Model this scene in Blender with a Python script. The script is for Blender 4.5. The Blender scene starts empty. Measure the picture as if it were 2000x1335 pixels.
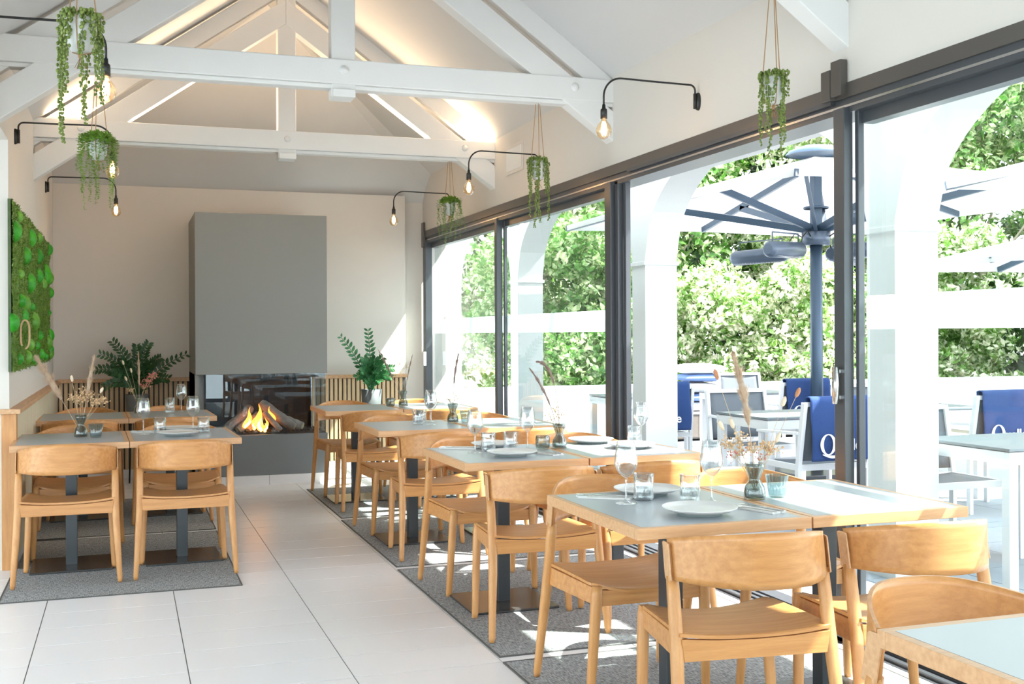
import bpy, bmesh, math, random
import numpy as np
from mathutils import Vector, Matrix, Quaternion
from mathutils import noise as mnoise
random.seed(7)
S = bpy.context.scene
COL = S.collection
PI = math.pi
V = Vector

# ------------------------------------------------------------------ camera, sky, sun, exposure
cam_d = bpy.data.cameras.new('camera'); cam = bpy.data.objects.new('camera', cam_d); COL.objects.link(cam)
YAW = .334913; ROLL = -.0050653
f_ = V((math.sin(YAW), math.cos(YAW), 0)); r_ = V((math.cos(YAW), -math.sin(YAW), 0)); u_ = V((0, 0, 1))
R_ = r_*math.cos(ROLL)+u_*math.sin(ROLL); U_ = -r_*math.sin(ROLL)+u_*math.cos(ROLL)
M = Matrix.Identity(4)
for i in range(3):
    M[i][0] = R_[i]; M[i][1] = U_[i]; M[i][2] = -f_[i]
M[2][3] = 1.31
cam.matrix_world = M
cam_d.sensor_width = 36; cam_d.lens = 2169.3/2000*36
cam_d.shift_y = -(667.5-652.75)/2000
cam_d.clip_start = .05; cam_d.clip_end = 200
S.camera = cam

S.view_settings.view_transform = 'Standard'
S.view_settings.look = 'None'
S.view_settings.exposure = .78
S.view_settings.gamma = 1
S.view_settings.use_curve_mapping = False

w = bpy.data.worlds.new('sky'); S.world = w; w.use_nodes = True
nt = w.node_tree; nt.nodes.clear()
bg = nt.nodes.new('ShaderNodeBackground'); wo = nt.nodes.new('ShaderNodeOutputWorld')
bg.inputs[0].default_value = (.86, .93, 1, 1); bg.inputs[1].default_value = 4.2
nt.links.new(bg.outputs[0], wo.inputs[0])

sun_d = bpy.data.lights.new('sun', 'SUN'); sun = bpy.data.objects.new('sun', sun_d); COL.objects.link(sun)
sun_d.energy = 15; sun_d.angle = math.radians(.6); sun_d.color = (1, .95, .88)
sun.rotation_euler = V((-1, .55, -1.5)).to_track_quat('-Z', 'Y').to_euler()
sun.location = (10, -4, 9)
sun['kind'] = 'light'

# ------------------------------------------------------------------ materials
def nodes(name):
    m = bpy.data.materials.new(name); m.use_nodes = True
    n = m.node_tree.nodes; return m, n, m.node_tree.links, n['Principled BSDF']
def mat(name, col, rough=.5, metal=0, spec=.5, bump=0, bscale=40, var=0, vscale=3, trans=0, coat=0, sub=0):
    m, n, l, p = nodes(name)
    p.inputs['Base Color'].default_value = (*col, 1); p.inputs['Roughness'].default_value = rough
    p.inputs['Metallic'].default_value = metal; p.inputs['Specular IOR Level'].default_value = spec
    if coat: p.inputs['Coat Weight'].default_value = coat; p.inputs['Coat Roughness'].default_value = .12
    tc = n.new('ShaderNodeTexCoord')
    if var:
        nz = n.new('ShaderNodeTexNoise'); nz.inputs['Scale'].default_value = vscale; nz.inputs['Detail'].default_value = 5
        l.new(tc.outputs['Object'], nz.inputs['Vector'])
        mx = n.new('ShaderNodeMix'); mx.data_type = 'RGBA'
        mx.inputs[6].default_value = (*[c*(1-var) for c in col], 1); mx.inputs[7].default_value = (*[min(1, c*(1+var)) for c in col], 1)
        l.new(nz.outputs[0], mx.inputs[0]); l.new(mx.outputs[2], p.inputs['Base Color'])
    if bump:
        nb = n.new('ShaderNodeTexNoise'); nb.inputs['Scale'].default_value = bscale; nb.inputs['Detail'].default_value = 4
        l.new(tc.outputs['Object'], nb.inputs['Vector'])
        b = n.new('ShaderNodeBump'); b.inputs['Strength'].default_value = bump; b.inputs['Distance'].default_value = .01
        l.new(nb.outputs[0], b.inputs['Height']); l.new(b.outputs[0], p.inputs['Normal'])
    return m
def wood(name, c1, c2, axis=(1, 1, 1), rough=.42, scale=1., coord='Object'):
    m, n, l, p = nodes(name)
    tc = n.new('ShaderNodeTexCoord'); mp = n.new('ShaderNodeMapping'); mp.inputs['Scale'].default_value = axis
    l.new(tc.outputs[coord], mp.inputs[0])
    oi = n.new('ShaderNodeObjectInfo'); ad = n.new('ShaderNodeVectorMath'); ad.operation = 'ADD'
    sc = n.new('ShaderNodeVectorMath'); sc.operation = 'SCALE'; sc.inputs['Scale'].default_value = 7
    cb = n.new('ShaderNodeCombineXYZ')
    l.new(oi.outputs['Random'], cb.inputs[0]); l.new(oi.outputs['Random'], cb.inputs[2]); l.new(cb.outputs[0], sc.inputs[0])
    l.new(mp.outputs[0], ad.inputs[0]); l.new(sc.outputs[0], ad.inputs[1])
    nz = n.new('ShaderNodeTexNoise'); nz.inputs['Scale'].default_value = 6*scale; nz.inputs['Detail'].default_value = 5; nz.inputs['Distortion'].default_value = .25
    l.new(ad.outputs[0], nz.inputs['Vector'])
    n2 = n.new('ShaderNodeTexNoise'); n2.inputs['Scale'].default_value = 60*scale; n2.inputs['Detail'].default_value = 3
    l.new(ad.outputs[0], n2.inputs['Vector'])
    mm = n.new('ShaderNodeMath'); mm.operation = 'MULTIPLY_ADD'; mm.inputs[1].default_value = .35
    l.new(n2.outputs[0], mm.inputs[0]); l.new(nz.outputs[0], mm.inputs[2])
    cr = n.new('ShaderNodeValToRGB'); cr.color_ramp.elements[0].position = .45; cr.color_ramp.elements[1].position = .88
    cr.color_ramp.elements[0].color = (*c1, 1); cr.color_ramp.elements[1].color = (*c2, 1)
    l.new(mm.outputs[0], cr.inputs[0]); l.new(cr.outputs[0], p.inputs['Base Color'])
    p.inputs['Roughness'].default_value = rough
    return m
def glassy(name, tint=(.97, .99, .99), ior=1.45, rough=0., extra=0., body=0., pw=5):
    """thin glass: clear + Fresnel reflection (+ coloured body)"""
    m, n, l, p = nodes(name); n.remove(p)
    out = n['Material Output']; t = n.new('ShaderNodeBsdfTransparent'); g = n.new('ShaderNodeBsdfGlossy')
    t.inputs[0].default_value = (*tint, 1); g.inputs[0].default_value = (1, 1, 1, 1); g.inputs['Roughness'].default_value = rough
    lw = n.new('ShaderNodeLayerWeight'); lw.inputs[0].default_value = .5
    f = n.new('ShaderNodeMath'); f.operation = 'POWER'; f.inputs[1].default_value = pw; l.new(lw.outputs['Facing'], f.inputs[0])
    f0 = ((ior-1)/(ior+1))**2
    a = n.new('ShaderNodeMath'); a.operation = 'MULTIPLY_ADD'; a.inputs[1].default_value = 1-f0; a.inputs[2].default_value = f0+extra; a.use_clamp = True
    l.new(f.outputs[0], a.inputs[0])
    mx = n.new('ShaderNodeMixShader'); l.new(a.outputs[0], mx.inputs[0])
    src = t.outputs[0]
    if body:
        d = n.new('ShaderNodeBsdfTranslucent' if body > .5 else 'ShaderNodeBsdfDiffuse'); d.inputs[0].default_value = (*tint, 1)
        m2 = n.new('ShaderNodeMixShader'); m2.inputs[0].default_value = body
        l.new(t.outputs[0], m2.inputs[1]); l.new(d.outputs[0], m2.inputs[2]); src = m2.outputs[0]
    l.new(src, mx.inputs[1]); l.new(g.outputs[0], mx.inputs[2])
    l.new(mx.outputs[0], out.inputs[0]); return m
def emit(name, col, st):
    m, n, l, p = nodes(name); p.inputs['Base Color'].default_value = (*col, 1)
    p.inputs['Emission Color'].default_value = (*col, 1); p.inputs['Emission Strength'].default_value = st; return m
def leafmat(name, c1, c2, c3, scale=3, transl=.35, p3=.7):
    m, n, l, p = nodes(name); out = n['Material Output']
    tc = n.new('ShaderNodeTexCoord'); nz = n.new('ShaderNodeTexNoise'); nz.inputs['Scale'].default_value = scale; nz.inputs['Detail'].default_value = 6; nz.inputs['Roughness'].default_value = .7
    l.new(tc.outputs['Object'], nz.inputs['Vector'])
    cr = n.new('ShaderNodeValToRGB'); e = cr.color_ramp.elements; e[0].position = .32; e[0].color = (*c1, 1); e[1].position = p3; e[1].color = (*c3, 1)
    q = e.new((.32+p3)/2); q.color = (*c2, 1)
    l.new(nz.outputs[0], cr.inputs[0]); l.new(cr.outputs[0], p.inputs['Base Color']); p.inputs['Roughness'].default_value = .45
    tr = n.new('ShaderNodeBsdfTranslucent'); l.new(cr.outputs[0], tr.inputs[0])
    mx = n.new('ShaderNodeMixShader'); mx.inputs[0].default_value = transl
    l.new(p.outputs[0], mx.inputs[1]); l.new(tr.outputs[0], mx.inputs[2]); l.new(mx.outputs[0], out.inputs[0]); return m

WALL = mat('wall_paint', (.655, .605, .555), .9, bump=.05, bscale=120)
WHITEP = mat('white_paint', (.73, .72, .71), .55, bump=.05, bscale=60, var=.02, vscale=8)
CEIL = mat('ceiling_paint', (.59, .58, .575), .9)
OUTW = mat('masonry_white', (.60, .615, .62), .9, bump=.1, bscale=50)
OAK = wood('oak_honey', (.47, .20, .062), (.62, .30, .11), (.5, 9, 9), .36)
OAKV = wood('oak_leg', (.50, .22, .07), (.62, .31, .115), (9, 9, 1), .38)
OAKE = wood('oak_edge', (.54, .29, .14), (.66, .38, .20), (1, 12, 12), .4)
SLAT = wood('slat_wood', (.55, .36, .19), (.72, .52, .32), (10, 10, .7), .55)
SLATL = wood('slat_wood_pale', (.62, .52, .36), (.76, .66, .50), (10, 10, .7), .55)
CAPW = wood('cap_wood', (.50, .27, .13), (.66, .40, .22), (10, 1, 10), .45)
LAM = mat('grey_laminate', (.36, .38, .41), .30, spec=.6)
DARKM = mat('anthracite_metal', (.035, .04, .048), .38, spec=.5)
BASEM = mat('column_metal', (.045, .05, .056), .32, metal=.3)
PLATEM = mat('base_plate_metal', (.07, .07, .072), .25, metal=.35)
FRAME = mat('window_frame', (.065, .07, .08), .33, metal=.2, spec=.6)
HEADF = mat('window_head', (.10, .088, .08), .3, metal=.3, spec=.6)
STEEL = mat('brushed_steel', (.6, .6, .6), .25, metal=1)
BLACKM = mat('black_metal', (.012, .012, .012), .4)
GLASS = glassy('window_glass', (.93, .975, .965), 1.5)
CLEARG = glassy('clear_glass', (.95, .97, .975), 1.6, .0, .05, pw=2.6)
SMOKE = glassy('smoked_glass', (.66, .70, .69), 1.5, 0, .03, pw=3)
RIBG = glassy('blue_glass', (.72, .80, .82), 1.55, 0, .05)
BULBG = glassy('amber_glass', (1, .84, .62), 1.5, 0, .05, pw=2.5)
FROST = glassy('frosted_film', (.90, .95, .96), 1.4, .4, .02, body=.60)
WATER = glassy('water', (.93, .96, .98), 1.33)
CERAM = mat('ceramic_grey_white', (.62, .60, .585), .3, bump=.03)
CERAMF = mat('ceramic_foot', (.40, .45, .44), .35)
TILE = mat('floor_tile', (.83, .805, .82), .27, var=.025, vscale=2, spec=.45)
GROUT = mat('grout', (.17, .165, .16), .9)
POTW = mat('pot_glaze', (.60, .585, .56), .5, var=.08, vscale=12)
POTG = mat('pot_grey', (.13, .135, .14), .6)
ROPE = mat('jute', (.42, .24, .11), .9, bump=.6, bscale=300)
PAMPAS = leafmat('pampas', (.60, .44, .32), (.74, .58, .44), (.82, .68, .54), 40, .45)
PAMPASD = leafmat('pampas_dark', (.34, .23, .19), (.44, .32, .27), (.52, .40, .34), 40, .35)
STEM = mat('dry_stem', (.58, .42, .24), .8)
DRYF = mat('dry_flower', (.72, .47, .27), .8, var=.25, vscale=60)
PINKF = mat('pink_flower', (.62, .20, .16), .8, var=.25, vscale=60)
TAIL = mat('bunny_tail', (.75, .60, .44), .9, bump=.5, bscale=200)
TAILB = mat('bunny_tail_brown', (.50, .22, .11), .9, bump=.5, bscale=200)
NAPK = mat('napkin', (.72, .70, .68), .9)
HOOD = mat('hood_grey', (.245, .24, .23), .62)
FBASE = mat('fire_base_grey', (.19, .20, .215), .6)
FDARK = mat('firebox_black', (.05, .055, .06), .6)
FGLASS = glassy('fire_glass', (.86, .90, .93), 1.5, .0, .0)
LOGM = mat('log_bark', (.42, .36, .31), .9, bump=.9, bscale=60, var=.6, vscale=16)
LOGC = mat('log_cut', (.75, .52, .30), .8, var=.3, vscale=30)
EMBER = mat('ember_grey', (.10, .10, .105), .9, var=.9, vscale=60, bump=.8)
FLAME = emit('flame', (1, .26, .03), 3.2)
FLAMEC = emit('flame_core', (1, .55, .13), 6)
FIL = emit('filament', (1, .62, .28), 90)
LED = emit('led_strip', (1, .70, .42), 14)
ALU = mat('aluminium_white', (.66, .68, .70), .35)
SLING = mat('sling_mesh', (.10, .12, .14), .7, var=.2, vscale=300)
SLINGG = mat('sling_grey', (.30, .32, .33), .7, var=.2, vscale=300)
SLATE = mat('outdoor_top', (.16, .19, .21), .45)
BLUE = mat('blue_fleece', (.02, .055, .18), .95, bump=.3, bscale=150)
LETTER = mat('white_lettering', (.85, .85, .86), .7)
CANVAS = leafmat('canopy_canvas', (.80, .80, .79), (.80, .80, .79), (.80, .80, .79), 1, .45)
POLEM = mat('umbrella_metal', (.05, .085, .135), .4, metal=.3)
HEATM = mat('heater_metal', (.09, .12, .17), .35, metal=.4)
PAVE = mat('paving', (.30, .33, .37), .8, var=.08, vscale=5)
EARTH = mat('ground_soil', (.18, .16, .12), .95)
CUSHW = mat('cushion_white', (.78, .76, .72), .9); CUSHG = mat('cushion_grey', (.45, .43, .40), .9); CUSHB = mat('cushion_blue', (.12, .20, .42), .9)
RATTAN = mat('lounge_side', (.12, .105, .09), .8, var=.2, vscale=60)
BARK = mat('bark', (.42, .36, .28), .9, bump=.5, bscale=30)
HEDGE1 = leafmat('leaves_sun_painted', (.035, .12, .015), (.16, .32, .05), (.95, .90, .76), 5.5, .4, .585)  # ramp paints shaded green and sun-bleached white into the leaf colour
HEDGE2 = leafmat('leaves_green', (.025, .10, .01), (.09, .25, .03), (.75, .78, .50), 4.5, .45, .62)
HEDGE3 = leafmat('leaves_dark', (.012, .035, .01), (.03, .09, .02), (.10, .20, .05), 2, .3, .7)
PEARL = leafmat('pearl_leaf', (.08, .12, .015), (.17, .23, .04), (.34, .40, .12), 30, .15)
FERN = leafmat('fern_leaf', (.14, .27, .03), (.24, .42, .06), (.42, .60, .16), 20, .35)
ZZL = leafmat('zz_leaf', (.012, .045, .012), (.02, .075, .02), (.05, .14, .05), 10, .12)
ZZB = leafmat('zz_leaf_bright', (.02, .10, .03), (.035, .16, .05), (.12, .34, .14), 10, .2)
MOSSM = leafmat('flat_moss', (.04, .12, .006), (.10, .21, .015), (.20, .30, .04), 14, .1)
MOSSD = leafmat('moss_board_edge', (.03, .06, .01), (.05, .08, .015), (.07, .10, .02), 20, .0)
CUSHM = leafmat('cushion_moss', (.012, .20, .008), (.03, .34, .012), (.09, .50, .02), 9, .1)
CUSHM2 = leafmat('cushion_moss_light', (.06, .22, .01), (.12, .34, .03), (.20, .48, .05), 9, .1)
# woven rug
def rugmat():
    m, n, l, p = nodes('woven_rug'); tc = n.new('ShaderNodeTexCoord')
    mp = n.new('ShaderNodeMapping'); mp.inputs['Scale'].default_value = (40, 260, 1); l.new(tc.outputs['Object'], mp.inputs[0])
    nz = n.new('ShaderNodeTexNoise'); nz.inputs['Scale'].default_value = 1; nz.inputs['Detail'].default_value = 3; l.new(mp.outputs[0], nz.inputs['Vector'])
    mp2 = n.new('ShaderNodeMapping'); mp2.inputs['Scale'].default_value = (260, 30, 1); l.new(tc.outputs['Object'], mp2.inputs[0])
    n2 = n.new('ShaderNodeTexNoise'); n2.inputs['Scale'].default_value = 1; l.new(mp2.outputs[0], n2.inputs['Vector'])
    a = n.new('ShaderNodeMath'); a.operation = 'ADD'; l.new(nz.outputs[0], a.inputs[0]); l.new(n2.outputs[0], a.inputs[1])
    cr = n.new('ShaderNodeValToRGB'); e = cr.color_ramp.elements; e[0].position = .38; e[0].color = (.085, .087, .094, 1); e[1].position = .62; e[1].color = (.47, .47, .475, 1)
    h = n.new('ShaderNodeMath'); h.operation = 'MULTIPLY'; h.inputs[1].default_value = .5; l.new(a.outputs[0], h.inputs[0])
    l.new(h.outputs[0], cr.inputs[0]); l.new(cr.outputs[0], p.inputs['Base Color']); p.inputs['Roughness'].default_value = .9
    b = n.new('ShaderNodeBump'); b.inputs['Strength'].default_value = .6; b.inputs['Distance'].default_value = .003
    l.new(a.outputs[0], b.inputs['Height']); l.new(b.outputs[0], p.inputs['Normal']); return m
RUG = rugmat()
RUGE = mat('rug_edge', (.10, .095, .09), .9)

# ------------------------------------------------------------------ mesh helpers
class MB:
    def __init__(s): s.v = []; s.f = []; s.m = []; s.sm = []; s.mats = []; s.cur = 0
    def mat(s, m):
        if m not in s.mats: s.mats.append(m)
        s.cur = s.mats.index(m); return s
    def add(s, vs, fs, smooth=False):
        o = len(s.v); s.v += [tuple(v) for v in vs]
        for f in fs: s.f.append([i+o for i in f]); s.m.append(s.cur); s.sm.append(smooth)
        return s
    def box(s, x0, x1, y0, y1, z0, z1):
        vs = [(x0, y0, z0), (x1, y0, z0), (x1, y1, z0), (x0, y1, z0), (x0, y0, z1), (x1, y0, z1), (x1, y1, z1), (x0, y1, z1)]
        return s.add(vs, [(0, 3, 2, 1), (4, 5, 6, 7), (0, 1, 5, 4), (1, 2, 6, 5), (2, 3, 7, 6), (3, 0, 4, 7)])
    def tube(s, pts, rad, seg=8, smooth=True, cap=True, sq=None, up=None):
        pts = [V(p) for p in pts]
        if not hasattr(rad, '__len__'): rad = [rad]*len(pts)
        rings = []; prev = None
        for i, p in enumerate(pts):
            t = (pts[min(i+1, len(pts)-1)]-pts[max(i-1, 0)]).normalized()
            if prev is None:
                a = V(up) if up else (V((1, 0, 0)) if abs(t.x) < .9 else V((0, 1, 0)))
            else: a = prev
            a = (a-t*a.dot(t)).normalized(); b = t.cross(a); prev = a
            ring = []
            for k in range(seg):
                an = 2*PI*(k+(.5 if sq else 0))/seg
                ca, sa = math.cos(an), math.sin(an)
                if sq:
                    e = sq; ca = math.copysign(abs(ca)**e, ca); sa = math.copysign(abs(sa)**e, sa)
                rr = rad[i]
                rx, ry = (rr if hasattr(rr, '__len__') else (rr, rr))
                ring.append(p+a*ca*rx+b*sa*ry)
            rings.append(ring)
        vs = [v for r in rings for v in r]; fs = []
        for i in range(len(pts)-1):
            for k in range(seg):
                fs.append((i*seg+k, i*seg+(k+1) % seg, (i+1)*seg+(k+1) % seg, (i+1)*seg+k))
        s.add(vs, fs, smooth)
        if cap:
            o = len(s.v)-len(vs)
            s.f.append([o+k for k in range(seg)][::-1]); s.m.append(s.cur); s.sm.append(False)
            s.f.append([o+(len(pts)-1)*seg+k for k in range(seg)]); s.m.append(s.cur); s.sm.append(False)
        return s
    def lathe(s, prof, seg=24, c=(0, 0, 0), smooth=True, ribs=0, ramp=0, twist=0):
        vs = []; fs = []
        zmin = min(p[1] for p in prof)
        for (r, z) in prof:
            for k in range(seg):
                a = 2*PI*k/seg
                rr = r*(1+(ramp*math.cos(ribs*a+twist*(z-zmin)) if ribs and r > .005 else 0))
                vs.append((c[0]+rr*math.cos(a), c[1]+rr*math.sin(a), c[2]+z))
        for i in range(len(prof)-1):
            for k in range(seg): fs.append((i*seg+k, i*seg+(k+1) % seg, (i+1)*seg+(k+1) % seg, (i+1)*seg+k))
        return s.add(vs, fs, smooth)
    def prism(s, poly, a0, a1, axis='y'):
        n = len(poly)
        def P(p, a): return (p[0], a, p[1]) if axis == 'y' else ((a, p[0], p[1]) if axis == 'x' else (p[0], p[1], a))
        vs = [P(p, a0) for p in poly]+[P(p, a1) for p in poly]
        fs = [tuple(range(n))[::-1], tuple(range(n, 2*n))]+[(i, (i+1) % n, n+(i+1) % n, n+i) for i in range(n)]
        return s.add(vs, fs)
    def ell(s, c, r, seg=8, rings=5, rot=None, smooth=True, jit=0):
        vs = []; fs = []
        c = V(c)
        for i in range(rings+1):
            th = PI*i/rings
            for k in range(seg):
                a = 2*PI*k/seg
                p = V((r[0]*math.sin(th)*math.cos(a), r[1]*math.sin(th)*math.sin(a), r[2]*math.cos(th)))
                if jit: p *= 1+random.uniform(-jit, jit)
                if rot: p = rot @ p
                vs.append(c+p)
        for i in range(rings):
            for k in range(seg): fs.append((i*seg+k, (i+1)*seg+k, (i+1)*seg+(k+1) % seg, i*seg+(k+1) % seg))
        return s.add(vs, fs, smooth)
    def sheet(s, fn, nu, nv, th=0, smooth=True, closed=False):
        """fn(u,v)->point and normal via differences; th=thickness"""
        P = [[V(fn(i/nu, j/nv)) for j in range(nv+1)] for i in range(nu+1)]
        def nrm(i, j):
            a = P[min(i+1, nu)][j]-P[max(i-1, 0)][j]; b = P[i][min(j+1, nv)]-P[i][max(j-1, 0)]
            n = a.cross(b); return n.normalized() if n.length > 1e-12 else V((0, 0, 1))
        W = nv+1
        top = [P[i][j] for i in range(nu+1) for j in range(nv+1)]
        fs = [(i*W+j, (i+1)*W+j, (i+1)*W+j+1, i*W+j+1) for i in range(nu) for j in range(nv)]
        s.add(top, fs, smooth)
        if th:
            bot = [P[i][j]-nrm(i, j)*th for i in range(nu+1) for j in range(nv+1)]
            s.add(bot, [f[::-1] for f in fs], smooth)
            N = len(top); o = len(s.v)-2*N
            edge = [(i, 0) for i in range(nu)]+[(nu, j) for j in range(nv)]+[(i, nv) for i in range(nu, 0, -1)]+[(0, j) for j in range(nv, 0, -1)]
            ids = [i*W+j for i, j in edge]
            for k in range(len(ids)):
                a, b = ids[k], ids[(k+1) % len(ids)]
                s.f.append([o+a, o+N+a, o+N+b, o+b]); s.m.append(s.cur); s.sm.append(False)
        return s
    def build(s, name, m=None, parent=None, bevel=0, loc=None, rot=None, solid=0):
        me = bpy.data.meshes.new(name); me.from_pydata(s.v, [], s.f)
        mats = s.mats if s.mats else [m]
        for q in mats: me.materials.append(q)
        me.polygons.foreach_set('material_index', s.m if s.mats else [0]*len(s.f))
        me.polygons.foreach_set('use_smooth', s.sm); me.update()
        o = bpy.data.objects.new(name, me); COL.objects.link(o)
        if parent: o.parent = parent
        if loc: o.location = loc
        if rot: o.rotation_euler = rot
        if bevel:
            b = o.modifiers.new('bevel', 'BEVEL'); b.width = bevel; b.segments = 2; b.limit_method = 'ANGLE'; b.angle_limit = .7
        return o
def box(name, x0, x1, y0, y1, z0, z1, m, parent=None, bevel=0): return MB().box(x0, x1, y0, y1, z0, z1).build(name, m, parent, bevel)
def tag(o, label, cat, group=None, kind=None):
    if label: o['label'] = label
    if cat: o['category'] = cat
    if group: o['group'] = group
    if kind: o['kind'] = kind
    return o
def thing(name, label, cat, loc=(0, 0, 0), rz=0, group=None):
    o = bpy.data.objects.new(name, None); o.empty_display_size = .1; COL.objects.link(o)
    o.location = loc; o.rotation_euler = (0, 0, rz); return tag(o, label, cat, group)
def struct(o, label=None):
    o['kind'] = 'structure'
    if label: o['label'] = label
    return o
KIDS = {}
ZRUG = .005
def dup(root, loc, rz, label, group=None):
    def cp(o, par):
        c = o.copy(); COL.objects.link(c)
        if par: c.parent = par
        for ch in list(o.children): cp(ch, c)
        return c
    r = cp(root, None); r.location = loc; r.rotation_euler = (0, 0, rz); r['label'] = label
    if group: r['group'] = group
    return r
class Proto:
    """first placement moves the built thing, later ones copy it"""
    def __init__(s, make): s.make = make; s.o = None
    def put(s, loc, rz, label, group=None):
        if s.o is None:
            s.o = s.make(); s.o.location = loc; s.o.rotation_euler = (0, 0, rz); s.o['label'] = label
            if group: s.o['group'] = group
            return s.o
        return dup(s.o, loc, rz, label, group)

# ================================================================== SETTING
XL, XR, YB = -.62, 2.88, 10.9
RX = 1.16                                   # ridge
def zc(x): return 2.91+.71*(XR-x) if x > RX else 2.91+.71*(XR-RX)-.71*(RX-x)
ZR = zc(RX)
# floor with individual tiles
fl = struct(MB().box(-3.6, 3.12, -2.6, 11.2, -.06, -.0035).build("floor", GROUT))
tw, td = .597, .2935
tile = None
for i in range(-4, 6):
    for j in range(-3, 24):
        x0 = .823+tw*(i-1); y0 = 4.217+td*j
        x1 = x0+tw; y1 = y0+td
        if x0 > 2.9 or y0 > 10.9 or x0 < -1.65: continue
        if x1 > 2.86 or y1 > 10.9:
            MB().box(x0+.0022, min(x1, 2.86)-.0022, y0+.0034, min(y1, 10.9)-.0034, -.006, 0).build('floor_tile', TILE, fl); continue
        if x0 < -.7 and y0 > 6.7: continue
        if tile is None:
            tile = MB().box(.0022, tw-.0022, .0034, td-.0034, -.006, 0).build('floor_tile', TILE, fl, loc=(x0, y0, 0)); continue
        c = tile.copy(); COL.objects.link(c); c.parent = fl; c.location = (x0, y0, 0)
# walls
struct(MB().box(-.86, XL, 6.84, 11.2, 0, zc(XL)+.3).box(-.86, XL, -2.6, 6.84, 2.42, zc(XL)+.3).build('wall_left', WALL))
bw = struct(MB().box(XL-.2, 2.66, YB, 11.3, 0, 2.705).box(2.66, 3.12, 11.04, 11.3, 0, 3.0).build('wall_back', WALL))
struct(MB().box(XR, 3.12, -2.6, 11.3, 2.36, 3.2).build('wall_right', WALL))
wf = struct(MB().box(-3.7, -3.6, -2.6, 7.0, 0, .06).box(-3.7, -3.6, -2.6, 7.0, 2.32, 2.5).build('fill_glazing', FRAME))  # unseen glazing added on the alcove side to give fill light from the left
for i in range(9): box('mullion', -3.68, -3.62, -2.6+i*1.19, -2.54+i*1.19, .06, 2.32, FRAME, wf)
box('pane', -3.655, -3.645, -2.6, 7.0, .06, 2.32, GLASS, wf)
struct(box('wall_alcove', -3.6, -.86, 6.84, 6.96, 0, 2.5, WALL))
struct(box('ceiling_alcove', -3.6, -.86, -2.6, 6.96, 2.42, 2.5, CEIL))
# rear glazing behind the viewer
struct(MB().box(-3.6, 3.12, -2.7, -2.6, 2.4, 4.4).build('wall_rear', WALL))
wr = struct(MB().box(-3.6, 3.12, -2.68, -2.62, 0, .08).box(-3.6, 3.12, -2.68, -2.62, 2.32, 2.4).build('window_4', FRAME))
for i in range(7):
    x = -3.6+i*1.1; box('mullion', x, x+.06, -2.68, -2.62, .08, 2.32, FRAME, wr)
box('pane', -3.6, 3.12, -2.655, -2.645, .08, 2.32, GLASS, wr)
# ceiling: two slopes and a hip end
def hipz(y): return 2.705+(YB-y)*1.13
cb = MB()
yr = YB-(ZR-2.705)/1.13
def slope(xe, ze, xr, side):
    # eave polygon -> ridge, cut by hip
    ye = YB-(ze-2.705)/1.13 if ze > 2.705 else YB
    ye = min(max(ye, yr), YB)
    P = [(xe, -2.6, ze), (xr, -2.6, ZR), (xr, yr, ZR), (xe, ye, ze)]
    Q = [(x, y, z+.12) for x, y, z in P]
    fs = [(0, 1, 2, 3), (7, 6, 5, 4), (0, 4, 5, 1), (1, 5, 6, 2), (2, 6, 7, 3), (3, 7, 4, 0)]
    cb.add(P+Q, fs)
xe2 = XR+.24
slope(xe2, zc(XR)-.71*.24, RX, 1)
xe1 = XL-.24
slope(xe1, zc(XL)-.71*.24, RX, -1)
# hip plane
yl = YB-(zc(XL)-.17-2.705)/1.13
P = [(xe1, YB+.02, 2.69), (xe2, YB+.2, 2.60), (xe2, YB-(zc(XR)-.17-2.705)/1.13, zc(XR)-.17), (RX, yr, ZR), (xe1, yl, zc(XL)-.17)]
cb.add(P, [(0, 1, 2, 3, 4)]); cb.add([(x, y+.02, z+.12) for x, y, z in P], [(4, 3, 2, 1, 0)])
struct(cb.build('ceiling', CEIL))
struct(box('trim_1', XL-.2, 3.12, 11.0, 11.3, 2.70, 3.4, WALL))

# wainscot, left wall
wl = struct(MB().box(XL, XL+.018, 6.86, YB, .06, .875).build('wainscot_left', CAPW)); wl.name = 'trim_2'
n = 70; y0 = 6.90; st = (YB-.03-y0)/n
sl = None
for k in range(n):
    if sl is None:
        sl = MB().box(XL+.018, XL+.036, 0, st-.004, .06, .872).build('slat', SLATL, wl, loc=(0, y0, 0)); continue
    c = sl.copy(); COL.objects.link(c); c.parent = wl; c.location = (0, y0+k*st+(.0 if k % 6 else .002), 0)
box('end_post', XL-.04, XL+.038, 6.82, 6.895, 0, .878, OAKV, wl, .002)
box('cap_rail', XL-.05, XL+.062, 6.79, YB, .878, .905, CAPW, wl, .003)
struct(box('baseboard_left', XL, XL+.03, 6.9, YB, 0, .06, mat('skirting', (.62, .62, .62), .4)))
# wainscot, back wall (two runs)
for nm, xa, xb in (('trim_3', XL+.04, .565), ('trim_4', 1.71, 2.66)):
    t = struct(MB().box(xa, xb, YB-.012, YB, .08, .89).build(nm, mat(nm+'_felt', (.10, .095, .09), .95)))
    k = 0; x = xa+.008; s0 = None
    while x+.029 < xb:
        if s0 is None: s0 = MB().box(0, .029, YB-.034, YB-.012, .08, .885).build('slat', SLAT, t, loc=(x, 0, 0))
        else:
            c = s0.copy(); COL.objects.link(c); c.parent = t; c.location = (x, 0, 0)
        x += .0435
    box('cap_rail', xa, xb, YB-.065, YB, .888, .922, CAPW, t, .003)
    bs = struct(box('baseboard_back' if nm == 'trim_3' else 'trim_5', xa, xb, YB-.03, YB, 0, .08, TILE))

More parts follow.
